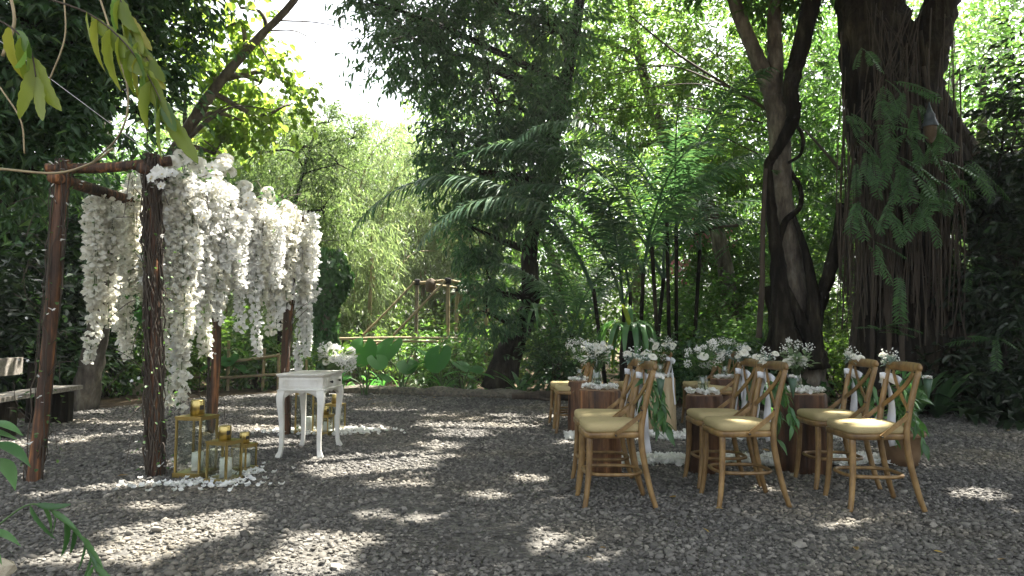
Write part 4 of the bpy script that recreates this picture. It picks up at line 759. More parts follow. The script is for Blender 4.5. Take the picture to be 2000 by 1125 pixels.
# ------------------------------------------------------------------ arbor with its flowers
A1, A2, A3, A4 = G(65, 940), G(302, 930), G(412, 846), G(558, 850)
tops = [P(126, 312, A1[1] + .02), P(297, 302, A2[1]), None, None]
arb = thing('arbor', A2, 'rustic wedding arbor of red-brown peeled posts and beams', 'arbor'); a0 = np.array(arb.location)
T1, T2 = tops[0], tops[1]; T3 = A3 + [.02, 0, 2.45]; T4 = A4 + [.0, 0, 2.42]
for a, t, r in [(A1, T1, .049), (A2, T2, .046), (A3, T3, .048), (A4, T4, .047)]:
    q = bez([a - UP * .1, a * .65 + t * .35 + rng.normal(0, .012, 3), a * .3 + t * .7 + rng.normal(0, .012, 3), t], 9); MB().tube(q - a0, lin([r * 1.08, r, r * .95, r * .88], len(q)), 14, wob=.025).build('post', BARK_RED, arb)
for a, b, r in [(T1 - UP * .06, T2 - UP * .06, .04), (T2 - UP * .14, T4 - UP * .14, .042), (T1 - UP * .16, T3 - UP * .16, .045), (T3 - UP * .06, T4 - UP * .06, .04)]:
    d = nrm(b - a); q = bez([a - d * .12, (a + b) / 2 + rng.normal(0, .01, 3), b + d * .14], 7); MB().tube(q - a0, r, 12, wob=.025).build('beam', BARK_RED, arb)
# twining vines on the posts
star = MB()
for k in range(5): a = k * 1.2566; star.leaves([[0, 0, 0]], [[math.cos(a), math.sin(a), .35]], UP, .017, .011, .2, 4)
STAR = star.mesh('blossom', False); STAR.materials.append(PETAL)
def post_vine(a, t, r, label, wires=7, nb=26, nl=60, puff=.007):
    v = thing('flowering_vine', a, label, 'vine', None); a = np.asarray(a); H = t - a; sm = MB()
    for k in range(wires):
        ph = rng.uniform(0, 6.28); tu = rng.uniform(-2.5, 2.5); s = np.linspace(0, 1, 26); th = ph + tu * s * 3 + rng.normal(0, .15, 26); rr = r + .003 + np.abs(rng.normal(0, puff, 26))
        sm.tube(H * s[:, None] + np.c_[np.cos(th) * rr, np.sin(th) * rr, np.zeros(26)], rng.uniform(.003, .007), 4)
    for k in range(20):
        s = rng.uniform(.05, .95); th = rng.uniform(3.3, 6.1); d = np.array([math.cos(th), math.sin(th), .2]); p = H * s + d * r
        sm.tube(bez([p, p + d * .1 + UP * .08, p + d * rng.uniform(.10, .28) + UP * rng.normal(0, .14)], 6), .003, 4)
    sm.build('stems', VINE, v)
    lm = MB(); s = rng.uniform(.02, 1, nl); th = rng.uniform(2.6, 7.0, nl); d = np.c_[np.cos(th), np.sin(th), rng.normal(0, .4, nl)]
    lm.leaves(H * s[:, None] + d * (r + .02 + rng.random((nl, 1)) * .09), nrm(d + rng.normal(0, .5, (nl, 3))), UP + d * .5, rng.uniform(.02, .045, nl), rng.uniform(.014, .03, nl), .15, 4); tag(lm.build('foliage', L_MID, v, smooth=False), kind='stuff')
    for k in range(nb):
        s = rng.uniform(.02, 1); th = rng.uniform(3.0, 6.6); d = np.array([math.cos(th), math.sin(th), rng.normal(0, .3)]); c = H * s + d * (r + rng.uniform(.02, .12))
        for j in range(rng.integers(1, 4)): place(link('blossom', STAR, None, v), c + rng.normal(0, .022, 3), runit(1)[0], 0, rng.uniform(.7, 1.2))
post_vine(A1, T1, .049, 'wiry vine with tiny white blossoms climbing the bare arbor post', 10, 18, 130, .01); post_vine(A2, T2, .046, 'dense wiry vine on the dark post behind the tall lantern', 44, 14, 170, .016); post_vine(A3, T3, .048, 'wiry vine on the inner back arbor post', 8, 6, 40); post_vine(A4, T4, .047, 'wiry vine on the arbor post behind the white table', 8, 12, 50)

def strand(p, L, label, group, fat=1.0, cream=False, sway=0.03):
    t = thing('flower_strand', p, label, 'flower strand', group); n = 12; s = np.linspace(0, 1, n)
    path = np.c_[np.cumsum(rng.normal(0, sway * .5, n)) * .6, np.cumsum(rng.normal(0, sway * .5, n)) * .6, -L * s]; path[:, :2] -= path[0, :2]
    MB().tube(path, .003, 4).build('stem', STEM_G, t)
    m = int(L * 190 * fat); u = rng.random(m); B = np.stack([np.interp(u, s, path[:, i]) for i in range(3)], 1); a = rng.uniform(0, 6.28, m)
    rad = fat * (.045 * (1 - .55 * u ** 2)) * rng.uniform(.35, 1.25, m) * (1 + .35 * np.sin(u * 23 + rng.uniform(0, 6)))
    d = np.c_[np.cos(a), np.sin(a), rng.normal(0, .25, m)]; C = B + d * rad[:, None]; mb = MB()
    for k in range(2):
        D = nrm(d * .7 + rng.normal(0, .6, (m, 3)) + [0, 0, -.35]); mb.leaves(C, D, d + rng.normal(0, .7, (m, 3)), rng.uniform(.032, .056, m), rng.uniform(.030, .050, m), .22, 4, -.15)
    tag(mb.build('florets', PETAL_CREAM if cream else PETAL, t, smooth=True), kind='stuff')
    lf = int(L * 9); u = rng.random(lf); B = np.stack([np.interp(u, s, path[:, i]) for i in range(3)], 1); d = nrm(rng.normal(0, 1, (lf, 3)) * [1, 1, .3]); lfm = MB().leaves(B + d * .02, d + [0, 0, -.4], UP, .05, .022, .2, 4); tag(lfm.build('leaflets', L_MID, t, smooth=False), kind='stuff')
def beam_pt(A, B, px):
    k = (px - 1000) / F; # bearing of the beam point, ignoring the slight pitch
    d = B - A; s = (k * A[1] - A[0]) / (d[0] - k * d[1]); return A + d * s
FS = 'white wisteria strands on the front beam of the arbor'; LBF = 'white artificial wisteria strand hanging from the front beam of the arbor'
for px, by in [(318, 700), (326, 800), (338, 745), (347, 690), (352, 792), (366, 640), (372, 705), (384, 600), (396, 695), (408, 560), (420, 625), (428, 600), (440, 560), (452, 590), (462, 560), (472, 650), (486, 693), (496, 570), (506, 590), (516, 600), (526, 640), (536, 650), (548, 590), (556, 600), (566, 630), (576, 660), (584, 700), (592, 722), (600, 690)]:
    p = beam_pt(T2 - UP * .12, T4 - UP * .12, px); p = p + [rng.normal(0, .05), 0, rng.normal(-.02, .04)]; zb = P(px, by, p[1])[2]; strand(p, max(.35, p[2] - zb), LBF, FS, rng.uniform(.85, 1.2), rng.random() < .4)
for k in range(56):
    px = rng.uniform(312, 606); p = beam_pt(T2 - UP * .1, T4 - UP * .1, px) + [rng.normal(.03, .08), 0, rng.normal(.02, .06)]; strand(p, rng.uniform(.4, 1.05), LBF, FS, rng.uniform(1.1, 1.6), rng.random() < .4)
BS = 'white wisteria strands on the back beam of the arbor'; LBB = 'white artificial wisteria strand hanging from the back beam of the arbor'
for px, by in [(184, 600), (188, 708), (197, 560), (203, 640), (208, 600), (240, 520), (246, 700), (252, 690), (258, 650), (266, 560), (272, 600), (243, 470), (200, 520), (262, 520)]:
    p = beam_pt(T1 - UP * .16, T3 - UP * .16, px) + [rng.normal(0, .04), 0, rng.normal(0, .04)]
    if 232 <= px: p[2] += .12
    zb = P(px, by, p[1])[2]; strand(p, p[2] - zb, LBB, BS, rng.uniform(.9, 1.35), True)

def rose_mesh():
    m = MB()
    for ring, (n, r, h, w) in enumerate([(3, .012, .045, .035), (4, .022, .044, .045), (5, .034, .036, .055), (6, .046, .022, .06)]):
        for k in range(n):
            a = k * 6.2832 / n + ring * .5; u, v = np.meshgrid(np.linspace(-1, 1, 5), np.linspace(0, 1, 4)); th = a + u * w / r * .42 * (.55 + .45 * np.sin(v * 2.3)); rr = r * (.35 + .65 * v ** .7) + (.006 + .004 * ring) * v ** 4 * 1.6
            z = h * v - .006 * u * u * v - (.008 * ring * v ** 5) + .008; P_ = np.stack([np.cos(th) * rr, np.sin(th) * rr, z], -1).reshape(-1, 3); i = np.arange(3)[:, None] * 5 + np.arange(4); i = i.ravel(); m.add(P_, np.stack([i, i + 1, i + 6, i + 5], 1))
    return m
ROSE = rose_mesh().mesh('bloom', True); ROSE.materials.append(PETAL_CREAM)
GL = MB()
for k in range(3): a = k * 2.1; GL.leaves([[math.cos(a) * .02, math.sin(a) * .02, -.005]], [[math.cos(a), math.sin(a), .1]], UP, .06, .035, .2, 4)
RLEAF = GL.mesh('leaf', False); RLEAF.materials.append(L_DARK)
def rose(p, d, label, group, s=1.0):
    t = thing('white_rose', p, label, 'rose', group); 
    for nm, me in (('bloom', ROSE), ('leaf', RLEAF)): place(link(nm, me, None, t), (0, 0, 0), None, 0, s).matrix_local = Matrix(np.stack([rot_to(d)[:, 0], -rot_to(d)[:, 2], rot_to(d)[:, 1]], 1).tolist()).to_4x4() @ Matrix.Diagonal((s, s, s, 1))
    MB().tube([np.zeros(3), -nrm(d) * .06 - UP * .08], .003, 4).build('stem', STEM_G, t)
for px, py in [(334, 318), (362, 298), (355, 312), (384, 321), (435, 321), (447, 335), (440, 312), (476, 366), (521, 376), (526, 390), (558, 402), (549, 419), (566, 410), (360, 305)]:
    p = beam_pt(T2, T4, px); q = P(px, py, p[1] - .16); rose(q, nrm(np.array([rng.normal(.2, .3), -1, .55])), 'white rose standing above the flowered front beam of the arbor', 'roses on top of the arbor', rng.uniform(.9, 1.2))
orch = MB()
for a, l_, w_ in [(math.pi / 2, .045, .032), (math.pi * 1.25, .045, .03), (math.pi * 1.75, .045, .03), (.15, .05, .05), (math.pi - .15, .05, .05)]:
    orch.leaves([[0, 0, 0]], [[math.cos(a), math.sin(a), .15]], [0, 0, 1], l_, w_, .1, 4, .1)
ORCH = orch.mesh('bloom', False); ORCH.materials.append(PETAL)
LIP = MB().leaves([[0, 0, .002], [0, 0, .002]], [[.3, -.6, .7], [-.3, -.6, .7]], [0, 0, 1], .018, .012, .2, 4).mesh('lip', False); LIP.materials.append(petalmat('orchid_lip', (.55, .45, .12), (.65, .55, .2)))
def orchid(path_px, label):
    pts = [P(x, y, beam_pt(T2, T4, max(x, 305))[1] - dy - .24) for x, y, dy in path_px]; q = bez(pts, 8); t = thing('orchid_spray', q[0], label, 'orchid', None); MB().tube(q - q[0], lin([.004, .002], len(q)), 5).build('stem', VINE, t)
    for k in range(3, len(q), 2):
        fd = nrm([rng.normal(0, .35), -1, rng.normal(.1, .3)]); c = q[k] - q[0] + rng.normal(0, .03, 3) + fd * .03; s = rng.uniform(.85, 1.2); R = rot_to(fd); M = Matrix.Translation(c.tolist()) @ Matrix(np.stack([R[:, 0], R[:, 2], R[:, 1]], 1).tolist()).to_4x4() @ Matrix.Diagonal((s, s, s, 1))
        b = link('bloom', ORCH, None, t); b.matrix_local = M; link('lip', LIP, None, b)
orchid([(345, 340, .08), (325, 335, .14), (308, 345, .16), (298, 375, .16)], 'white orchid spray curling round the dark arbor post')
orchid([(395, 345, .08), (420, 340, .14), (440, 355, .16), (450, 378, .16)], 'white orchid spray arching on the flowered front beam')
orchid([(370, 365, .1), (390, 370, .16), (398, 395, .18), (390, 425, .18)], 'white orchid spray drooping beside the longest strands')
orchid([(445, 375, .08), (465, 385, .14), (490, 395, .16), (505, 425, .16)], 'white orchid spray at the middle of the front beam')
orchid([(500, 400, .08), (480, 410, .14), (462, 430, .16), (455, 470, .16)], 'white orchid spray hanging below the beam middle')
orchid([(570, 420, .08), (595, 430, .12), (612, 450, .14), (620, 478, .14)], 'white orchid spray drooping off the far beam end')
orchid([(535, 420, .08), (550, 430, .14), (560, 450, .16), (555, 485, .16)], 'white orchid spray near the far beam end')
bl = thing('beam_foliage', T2, 'dark rose leaves and twigs tucked along the flowered beam', 'foliage'); m = MB(); n = 150; s = rng.random(n); B = (T4 - T2) * s[:, None] + rng.normal(0, .06, (n, 3)) + UP * .04; m.leaves(B, runit(n) + [0, -.3, .2], UP, .07, .04, .2, 4); tag(m.build('leaves', L_DARK, bl, smooth=False), kind='stuff')
m = MB()
for k in range(18): p = (T4 - T2) * rng.random() + rng.normal(0, .05, 3); m.tube(bez([p, p + rng.normal(0, .1, 3) + [0, -.08, 0], p + rng.normal(0, .2, 3) + [.0, -.12, -.12]], 5), .004, 4)
m.build('twigs', VINE, bl)
for k, (a, b, lab) in enumerate([(P(0, 330, 4.4), P(220, 290, 4.2), 'pale bent cane curving across the arbor corner'), (P(560, 470, 7), P(700, 470, 12), 'thin taut wire strung from the arbor to the grove')]):
    t = thing('stray_cane' if k == 0 else 'wire', a, lab, 'cane' if k == 0 else 'wire'); q = bez([a, P(110, 338, 4.4), P(180, 318, 4.3), b] if k == 0 else [a, b], 8) - a; MB().tube(q, lin([.009, .008, .006], len(q)) if k == 0 else .003, 6).build('stem', BAMB if k == 0 else LASH, t)
# ------------------------------------------------------------------ white side table
f1, f2, f3, f4 = G(541, 896), G(625, 896), G(665, 871), G(590, 873)
tc = (f1 + f2 + f3 + f4) / 4; tc[2] = 0; TX, TY, TH = .40, .70, .735
tbl = thing('side_table', tc, 'worn white side table with cabriole legs near the arbor', 'table')
def rrect(w, d, r, n=5):
    o = []
    for cx, cy, a in ((1, 1, 0), (-1, 1, 90), (-1, -1, 180), (1, -1, 270)):
        for t in np.linspace(0, 90, n): b = math.radians(a + t); o.append((cx * (w / 2 - r) + math.cos(b) * r, cy * (d / 2 - r) + math.sin(b) * r))
    return np.array(o)
def rings(w, d, r, prof):
    """stack of rounded rectangles given as (grow, z)"""
    mb = MB(); n = 20; v = []
    for g, z in prof: v.append(np.c_[rrect(w + 2 * g, d + 2 * g, r), np.full(n, z)])
    m = len(v); i = np.arange(m - 1)[:, None] * n; j = np.arange(n)[None]; k = (j + 1) % n
    return mb.add(np.concatenate(v), np.stack([i + j, i + k, i + n + k, i + n + j], -1).reshape(-1, 4), np.arange(n)[::-1][None], (np.arange(n) + (m - 1) * n)[None])
rings(TX, TY, .012, [(-.006, TH - .03), (.004, TH - .026), (.014, TH - .014), (.016, TH - .006), (.012, TH)]).build('tabletop', WHITE, tbl, smooth=False)
rings(TX - .012, TY - .012, .006, [(0, TH - .135), (0, TH - .031)]).build('apron', WHITE, tbl, smooth=False)
rings(TX - .012, TY - .012, .008, [(0, TH - .152), (.010, TH - .149), (.012, TH - .14), (.001, TH - .134)]).build('lower_moulding', WHITE, tbl, smooth=False)
fr_ = MB(); yy = -(TY - .012) / 2 - .003; zc = TH - .082
for cx, cz, w, h in [(0, zc + .026, .30, .006), (0, zc - .026, .30, .006), (-.147, zc, .006, .046), (.147, zc, .006, .046)]: fr_.box((cx, yy, cz), (w, .007, h))
fr_.build('panel_frame', WHITE, tbl, smooth=False)
dr = MB().box(((TX - .012) / 2 + .004, 0, zc), (.009, .52, .075)).build('drawer', WHITE, tbl, smooth=False)
for y in (-.14, .14): MB().lathe([(.004, 0), (.005, .012), (.013, .02), (.012, .028), (.004, .032)], 12).build('knob', SCREW, dr).matrix_local = Matrix.Translation(((TX - .012) / 2 + .008, y, zc)) @ Matrix.Rotation(math.pi / 2, 4, 'Y')
for sx in (-1, 1):
    for sy in (-1, 1):
        o = np.array([sx, sy, 0]) / 1.414; c = np.array([sx * (TX / 2 - .03), sy * (TY / 2 - .03), 0])
        prof = [(TH - .15, .0, .034), (TH - .2, .010, .033), (TH - .25, .012, .029), (TH - .35, .002, .0235), (.28, -.006, .020), (.15, -.008, .0185), (.07, -.002, .018), (.035, .010, .022), (.012, .022, .024), (.0, .024, .018)]
        q = np.array([c + o * d + UP * z for z, d, r in prof]); q = bez(q, 4); rr = lin([r for _, _, r in prof], len(q)) * 1.3; MB().tube(q, rr, 4, up=o).build('leg', WHITE, tbl, smooth=False)
def scallop(L, along, fixed):
    s = np.linspace(-1, 1, 21); h = .012 + .055 * np.abs(s) ** 2.6 + .018 * np.exp(-(s / .12) ** 2); top = TH - .151; v = []
    for t in (-.008, .008):
        for z in (0, 1): v.append(np.array([[(x * L / 2 if along == 'x' else fixed + t), (fixed + t if along == 'x' else x * L / 2), top - (hh if z else 0)] for x, hh in zip(s, h)]))
    v = np.concatenate(v); n = 21; i = np.arange(n - 1); return MB().add(v, np.stack([i, i + 1, i + n + 1, i + n], 1), np.stack([i + 2 * n, i + 3 * n, i + 3 * n + 1, i + 2 * n + 1], 1), np.stack([i + n, i + n + 1, i + 3 * n + 1, i + 3 * n], 1))
for s in (-1, 1): scallop(TX - .1, 'x', s * (TY / 2 - .022)).build('skirt', WHITE, tbl); scallop(TY - .1, 'y', s * (TX / 2 - .022)).build('skirt', WHITE, tbl)

# ------------------------------------------------------------------ bouquets
FLO = MB(); FLO.leaves(np.zeros((3, 3)), [[1, 0, .3], [-.5, .87, .3], [-.5, -.87, .3]], UP, .009, .009, .1, 2); 
def babys_breath(mb_f, mb_s, c, r, n, base, fs=1.0):
    """clouds of tiny blossoms on wiry stems"""
    p = c + runit(n) * r * (rng.random((n, 1)) ** .4)
    for k in range(4): mb_f.leaves(p, runit(n) + UP * .4, runit(n), rng.uniform(.006, .011, n) * fs, .009 * fs, .2, 2)
    for q in p[::6]: mb_s.tube([base, (base + q) / 2 + rng.normal(0, .015, 3), q], .0014, 3)
def bouquet(p, label, w=.14, h=.24, roses=4, nb=260, greens=10, group=None, leaf=L_MID, lean=(0, 0), fs=1.0):
    t = thing('bouquet', p, label, 'flowers', group); bf = MB(); bs = MB(); base = np.array([0, 0, .02])
    for k in range(11):
        a = rng.uniform(0, 6.28); hz_k = rng.uniform(.35, 1.25); c = np.array([math.cos(a) * w * rng.uniform(.2, .95) + lean[0], math.sin(a) * w * rng.uniform(.2, .95) + lean[1], h * hz_k]); babys_breath(bf, bs, c, w * rng.uniform(.16, .42), int(nb * .62) // 11, base, fs)
    tag(bf.build('small_blossoms', PETAL, t, smooth=False), kind='stuff'); bs.build('stems', STEM_G, t)
    for k in range(roses):
        a = rng.uniform(3.3, 6.1) if k < 3 else rng.uniform(0, 6.28); c = np.array([math.cos(a) * w * rng.uniform(.2, .7) + lean[0], math.sin(a) * w * rng.uniform(.3, .8) + lean[1], h * rng.uniform(.45, .95)]); d = nrm(c - [0, 0, h * .3] + rng.normal(0, .05, 3)); R = rot_to(d); s = rng.uniform(.45, .62)
        o = link('rose', ROSE, None, t); o.matrix_local = Matrix.Translation(c.tolist()) @ Matrix(np.stack([R[:, 0], -R[:, 2], R[:, 1]], 1).tolist()).to_4x4() @ Matrix.Diagonal((s, s, s, 1))
    lm = MB(); n = greens * 7; a = rng.uniform(0, 6.28, n); d = nrm(np.c_[np.cos(a), np.sin(a), rng.uniform(-.2, 1.2, n)]); lm.leaves(d * w * rng.uniform(.2, .95, (n, 1)) + [lean[0], lean[1], h * .45], d + rng.normal(0, .3, (n, 3)), UP, rng.uniform(.04, .085, n), rng.uniform(.02, .045, n), .2, 4); tag(lm.build('leaves', leaf, t, smooth=False), kind='stuff'); return t
bouquet(tc + [.09, .12, TH], 'loose bouquet of tiny white blossoms spilling off the white table', .22, .18, 12, 2600, 14, fs=1.5, lean=(.07, .02), leaf=L_LIGHT)
def jar(p, label, group=None, s=1.0):
    t = thing('glass_jar', p, label, 'jar', group, 0, s)
    MB().lathe([(0.0, .004), (.036, .004), (.042, .012), (.042, .10), (.037, .118), (.034, .125), (.036, .145), (.033, .145), (.031, .124), (.038, .10), (.038, .014), (0, .012)], 20).build('glass', GLASS, t)
    MB().lathe([(0, .0125), (.0375, .0145), (.0375, .085), (0, .085)], 18).build('water', GLASS, t); m = MB()
    for k in range(14): a = rng.uniform(0, 6.28); b = a + rng.uniform(2, 4); m.tube([[math.cos(a) * .028, math.sin(a) * .028, .016], [math.cos(b) * .022, math.sin(b) * .022, .15]], .0022, 4)
    m.build('cut_stems', STEM_G, t)

# ------------------------------------------------------------------ tree-stump side tables with jars
pm = MB(); u, v = np.meshgrid(np.linspace(-1, 1, 4), np.linspace(-1, 1, 4)); q = 1 - .28 * (u * u + v * v) / 2
pm.add(np.stack([u * .021 * q, v * .019 * q, .010 * (u * u + .6 * v * v)], -1).reshape(-1, 3), np.array([[i * 4 + j, i * 4 + j + 1, i * 4 + j + 5, i * 4 + j + 4] for i in range(3) for j in range(3)]))
PET = pm.mesh('petal', True); PET.materials.append(PETAL); PV = np.concatenate(pm.v); PFc = pm.f[0]
def petal_pile(name, pts, label, size=1.0):
    m = MB(); n = len(pts); c0 = np.array([pts[:, 0].mean(), pts[:, 1].mean(), pts[:, 2].min()])
    for p in pts:
        R = np.array(Matrix.Rotation(rng.uniform(0, 6.28), 3, 'Z') @ Matrix.Rotation(rng.normal(0, .5), 3, 'X') @ Matrix.Rotation(rng.normal(0, .5), 3, 'Y')); m.add(PV * size * rng.uniform(.8, 1.4) @ R.T + p - c0, PFc)
    o = m.build(name, PETAL, None, True, tuple(c0)); return tag(o, label, 'petals', kind='stuff')
def stump(px, py, topy, r, mat, label, jl=None, bl=None, flared=1.0, jar_off=(0, 0), bq={}, rowlab=''):
    p = G(px, py); p[1] += r * .9; h = P(px, topy, p[1])[2]; t = thing('stump_table', p, label, 'stump'); n = 28; a = np.linspace(0, 6.283, n, endpoint=False)
    rad = r * (1 + .06 * np.sin(a * 3 + px) + .04 * np.sin(a * 7 + py) + rng.normal(0, .015, n)); o = np.c_[np.cos(a) * rad, np.sin(a) * rad]
    b = MB(); n2 = 7; zs = np.linspace(-.02, h - .012, n2)
    b.loft(o, [(1.06 - .05 * (k / 6) + (flared - 1) * (k / 6) ** 3 + rng.normal(0, .006), z) for k, z in enumerate(zs)] + [(.965 * flared, h)]); b.build('bark', mat, t)
    MB().loft(o * .955 * flared, [(1, h - .006), (1, h + .003)]).build('cut_face', CUT, t)
    if jl:
        k = int(110 * (r / .16) ** 2); a = rng.uniform(0, 6.28, k); rr = r * .95 * np.sqrt(rng.random(k)); petal_pile('petal_heap', np.c_[p[0] + np.cos(a) * rr, p[1] + np.sin(a) * rr, h + .012 + rng.random(k) * .025], 'white petals heaped on ' + rowlab, .9)
        jp = p + [jar_off[0], jar_off[1], h + .006]; jar(jp, jl); bouquet(jp + [0, 0, .11], bl, **bq)
stump(1180, 928, 761, .155, STUMP_R, 'wide reddish log stump beside the first chair row', 'glass jar of stems on the wide reddish stump', 'white rose bouquet in the jar on the wide reddish stump', 1.06, (-.03, 0), dict(w=.12, h=.25, roses=7, nb=600, fs=1.25, leaf=L_DARK, lean=(.0, 0)), 'the wide reddish stump')
stump(1385, 927, 771, .14, STUMP_D, 'dark log stump beside the middle chair row', 'glass jar of stems on the dark middle stump', 'airy white bouquet in the jar on the dark middle stump', 1.0, (0, 0), dict(w=.13, h=.25, roses=2, nb=800, leaf=L_MID), 'the dark middle stump')
stump(1589, 927, 768, .19, STUMP_D, 'broad dark log stump beside the last chair row', 'glass jar of stems on the broad dark stump', 'leafy white bouquet in the jar on the broad dark stump', 1.0, (-.04, 0), dict(w=.13, h=.25, roses=3, nb=700, leaf=L_VARI, greens=14), 'the broad dark stump')
stump(1135, 850, 745, .125, STUMP_R, 'tall red stump across the petal aisle from the first row', 'glass jar of stems on the tall red stump', 'white bouquet on the tall red stump across the aisle', 1.0, (0, 0), dict(w=.15, h=.27, roses=3, nb=600), 'the tall red stump')
stump(1297, 850, 737, .15, STUMP_L, 'pale barkless stump across the petal aisle', 'glass jar of stems on the pale barkless stump', 'white bouquet on the pale barkless stump', 1.0, (0, 0), dict(w=.14, h=.26, roses=4, nb=500), 'the pale barkless stump')
stump(1425, 848, 740, .14, STUMP_D, 'dark stump across the aisle facing the middle row', 'glass jar of stems on the stump facing the middle row', 'white bouquet on the stump facing the middle row', 1.0, (0, 0), dict(w=.14, h=.26, roses=2, nb=600, leaf=L_DUSTY), 'the stump facing the middle row')

# ------------------------------------------------------------------ cross-back chairs (local front = -X)
def seat_outline(g=0.0, n=10):
    pts = [(-.20 - g, -.215 - g), (.17 + g, -.175 - g), (.17 + g, .175 + g), (-.20 - g, .215 + g)]; o = []
    for i in range(4):
        a, b, c = np.array(pts[i - 1]), np.array(pts[i]), np.array(pts[(i + 1) % 4]); r = .09 if i in (0, 3) else .045; u = nrm(a - b); w = nrm(c - b)
        for t in np.linspace(0, 1, n // 2 + 1): o.append((b + u * r) * (1 - t) ** 2 + 2 * b * t * (1 - t) + (b + w * r) * t * t)
    return np.array(o)
def make_chair():
    t = thing('cross_back_chair', (0, 0, 0), 'x', 'chair', 'cross-back chairs set out in rows'); so_ = seat_outline()
    sf = MB().loft(so_, [(.97, .432), (1, .438), (1, .462), (.985, .468)]).build('seat_frame', CHAIR, t)
    MB().loft(so_, [(.90, .466), (.955, .476), (.97, .494), (.96, .509), (.90, .522), (.62, .528), (.2, .529)]).build('cushion', LINEN, t)
    for s in (-1, 1):
        q = bez([(-.165, s * .165, .45), (-.172, s * .172, .25), (-.19, s * .182, .08), (-.205, s * .188, 0)], 5); MB().tube(q, lin([.0195, .019, .017, .015], len(q)), 10).build('front_leg', CHAIR, t)
        q = bez([(.24, s * .185, 0), (.205, s * .178, .12), (.165, s * .17, .32), (.155, s * .17, .47), (.185, s * .176, .65), (.235, s * .186, .85)], 5); MB().tube(q, lin([.0155, .018, .0195, .0195, .018, .0165], len(q)), 10).build('back_post', CHAIR, t)
        # crossing bent slats, running on outside the post down to the seat
        q = bez([(.235, s * .135, .835), (.222, s * .075, .765), (.20, -s * .03, .685), (.178, -s * .14, .62), (.145, -s * .195, .575), (.07, -s * .203, .515), (-.015, -s * .21, .452)], 6); m = len(q); k = np.linspace(0, 1, m)[:, None]
        wv = np.array([0.05, 0, 1.0]) * np.ones((m, 3)); wv = wv * (1 - np.clip((k - .6) * 3, 0, 1)) + np.array([.55, 0, .8]) * np.clip((k - .6) * 3, 0, 1); q[:, 0] += s * .005 * (1 - np.clip((k[:, 0] - .3) * 4, 0, 1)); sl_ = MB().strip(q, wv, .027, .009).build('cross_slat', CHAIR, t, smooth=False)
        for c, dd in [((-.012, -s * .217, .455), (0, -s, 0)), ((.162, -s * .186, .60), (-1, -s * .3, .2)), ((.225, s * .187, .80), (-1, 0, .2))]:
            d = nrm(dd); c = np.array(c) + d * .006; MB().tube([c - d * .004, c + d * .006], .0055, 8).build('bolt', SCREW, sl_ if c[2] < .7 else t)
    s = np.linspace(-1, 1, 13); q = np.c_[.238 + .028 * (1 - s * s), s * .205, .868 + 0 * s]; w = .05 + .012 * (1 - s * s); w[[0, -1]] = .036; MB().tube(q, w / 2, 12, flat=(1, .62), up=UP).build('top_rail', CHAIR, t)
    a = np.linspace(0, 2 * math.pi, 33); e = 3.2; cx = np.sign(np.cos(a)) * np.abs(np.cos(a)) ** (2 / e) * .178 + .0; cy = np.sign(np.sin(a)) * np.abs(np.sin(a)) ** (2 / e) * .158; MB().tube(np.c_[cx - .005, cy, np.full(33, .205)], .0115, 8, caps=False).build('stretcher_hoop', CHAIR, t)
    return t
ch0 = make_chair(); used = []
ROWS = [('first row', .665, 'row nearest the white table'), ('middle row', 1.50, 'middle row'), ('last row', 2.27, 'row beside the potted plant')]
chairs = {}
def put_chair(x, y, rz, label):
    c = ch0 if not used else copy_tree(ch0); used.append(1); c.location = (x, y, 0); c.rotation_euler = (0, 0, rz); c['label'] = label; return c
def cen(pts): c = np.mean([G(*p) for p in pts], 0); return c[0] - .02, c[1]
xa, ya = cen([(1140, 995), (1276, 994), (1261, 971), (1134, 969)]); xb, yb = cen([(1403, 991), (1540, 990), (1374, 966), (1499, 968)]); xc, yc = cen([(1660, 1003), (1804, 1002), (1613, 973), (1750, 974)])
xa2, ya2 = cen([(1131, 959), (1249, 957), (1232, 937), (1123, 937)]); xb2, yb2 = cen([(1366, 954), (1485, 954), (1453, 936), (1342, 936)]); xc2, yc2 = cen([(1592, 959), (1719, 956), (1672, 936), (1555, 936)])
NEAR = [(xa, ya, .02, 'cross-back chair at the outer end of the row nearest the white table'), (xa2, ya2, .0, 'cross-back chair beside the wide reddish stump'), (xb, yb, .02, 'cross-back chair at the outer end of the middle row'), (xb2, yb2, .01, 'cross-back chair beside the dark middle stump'), (xc, yc, -.05, 'cross-back chair at the outer end of the row by the terracotta pot'), (xc2, yc2, -.03, 'cross-back chair beside the broad dark stump')]
for x, y, rz, lab in NEAR: put_chair(x, y, rz, lab)
for (x, lab) in [(.68, 'first row'), (1.5, 'middle row'), (2.28, 'last row')]:
    put_chair(x, 7.75, rng.normal(0, .03), 'cross-back chair across the petal aisle, next to the stumps, %s' % lab); put_chair(x - .01, 8.3, rng.normal(0, .03), 'cross-back chair across the petal aisle, outermost of the %s' % lab)

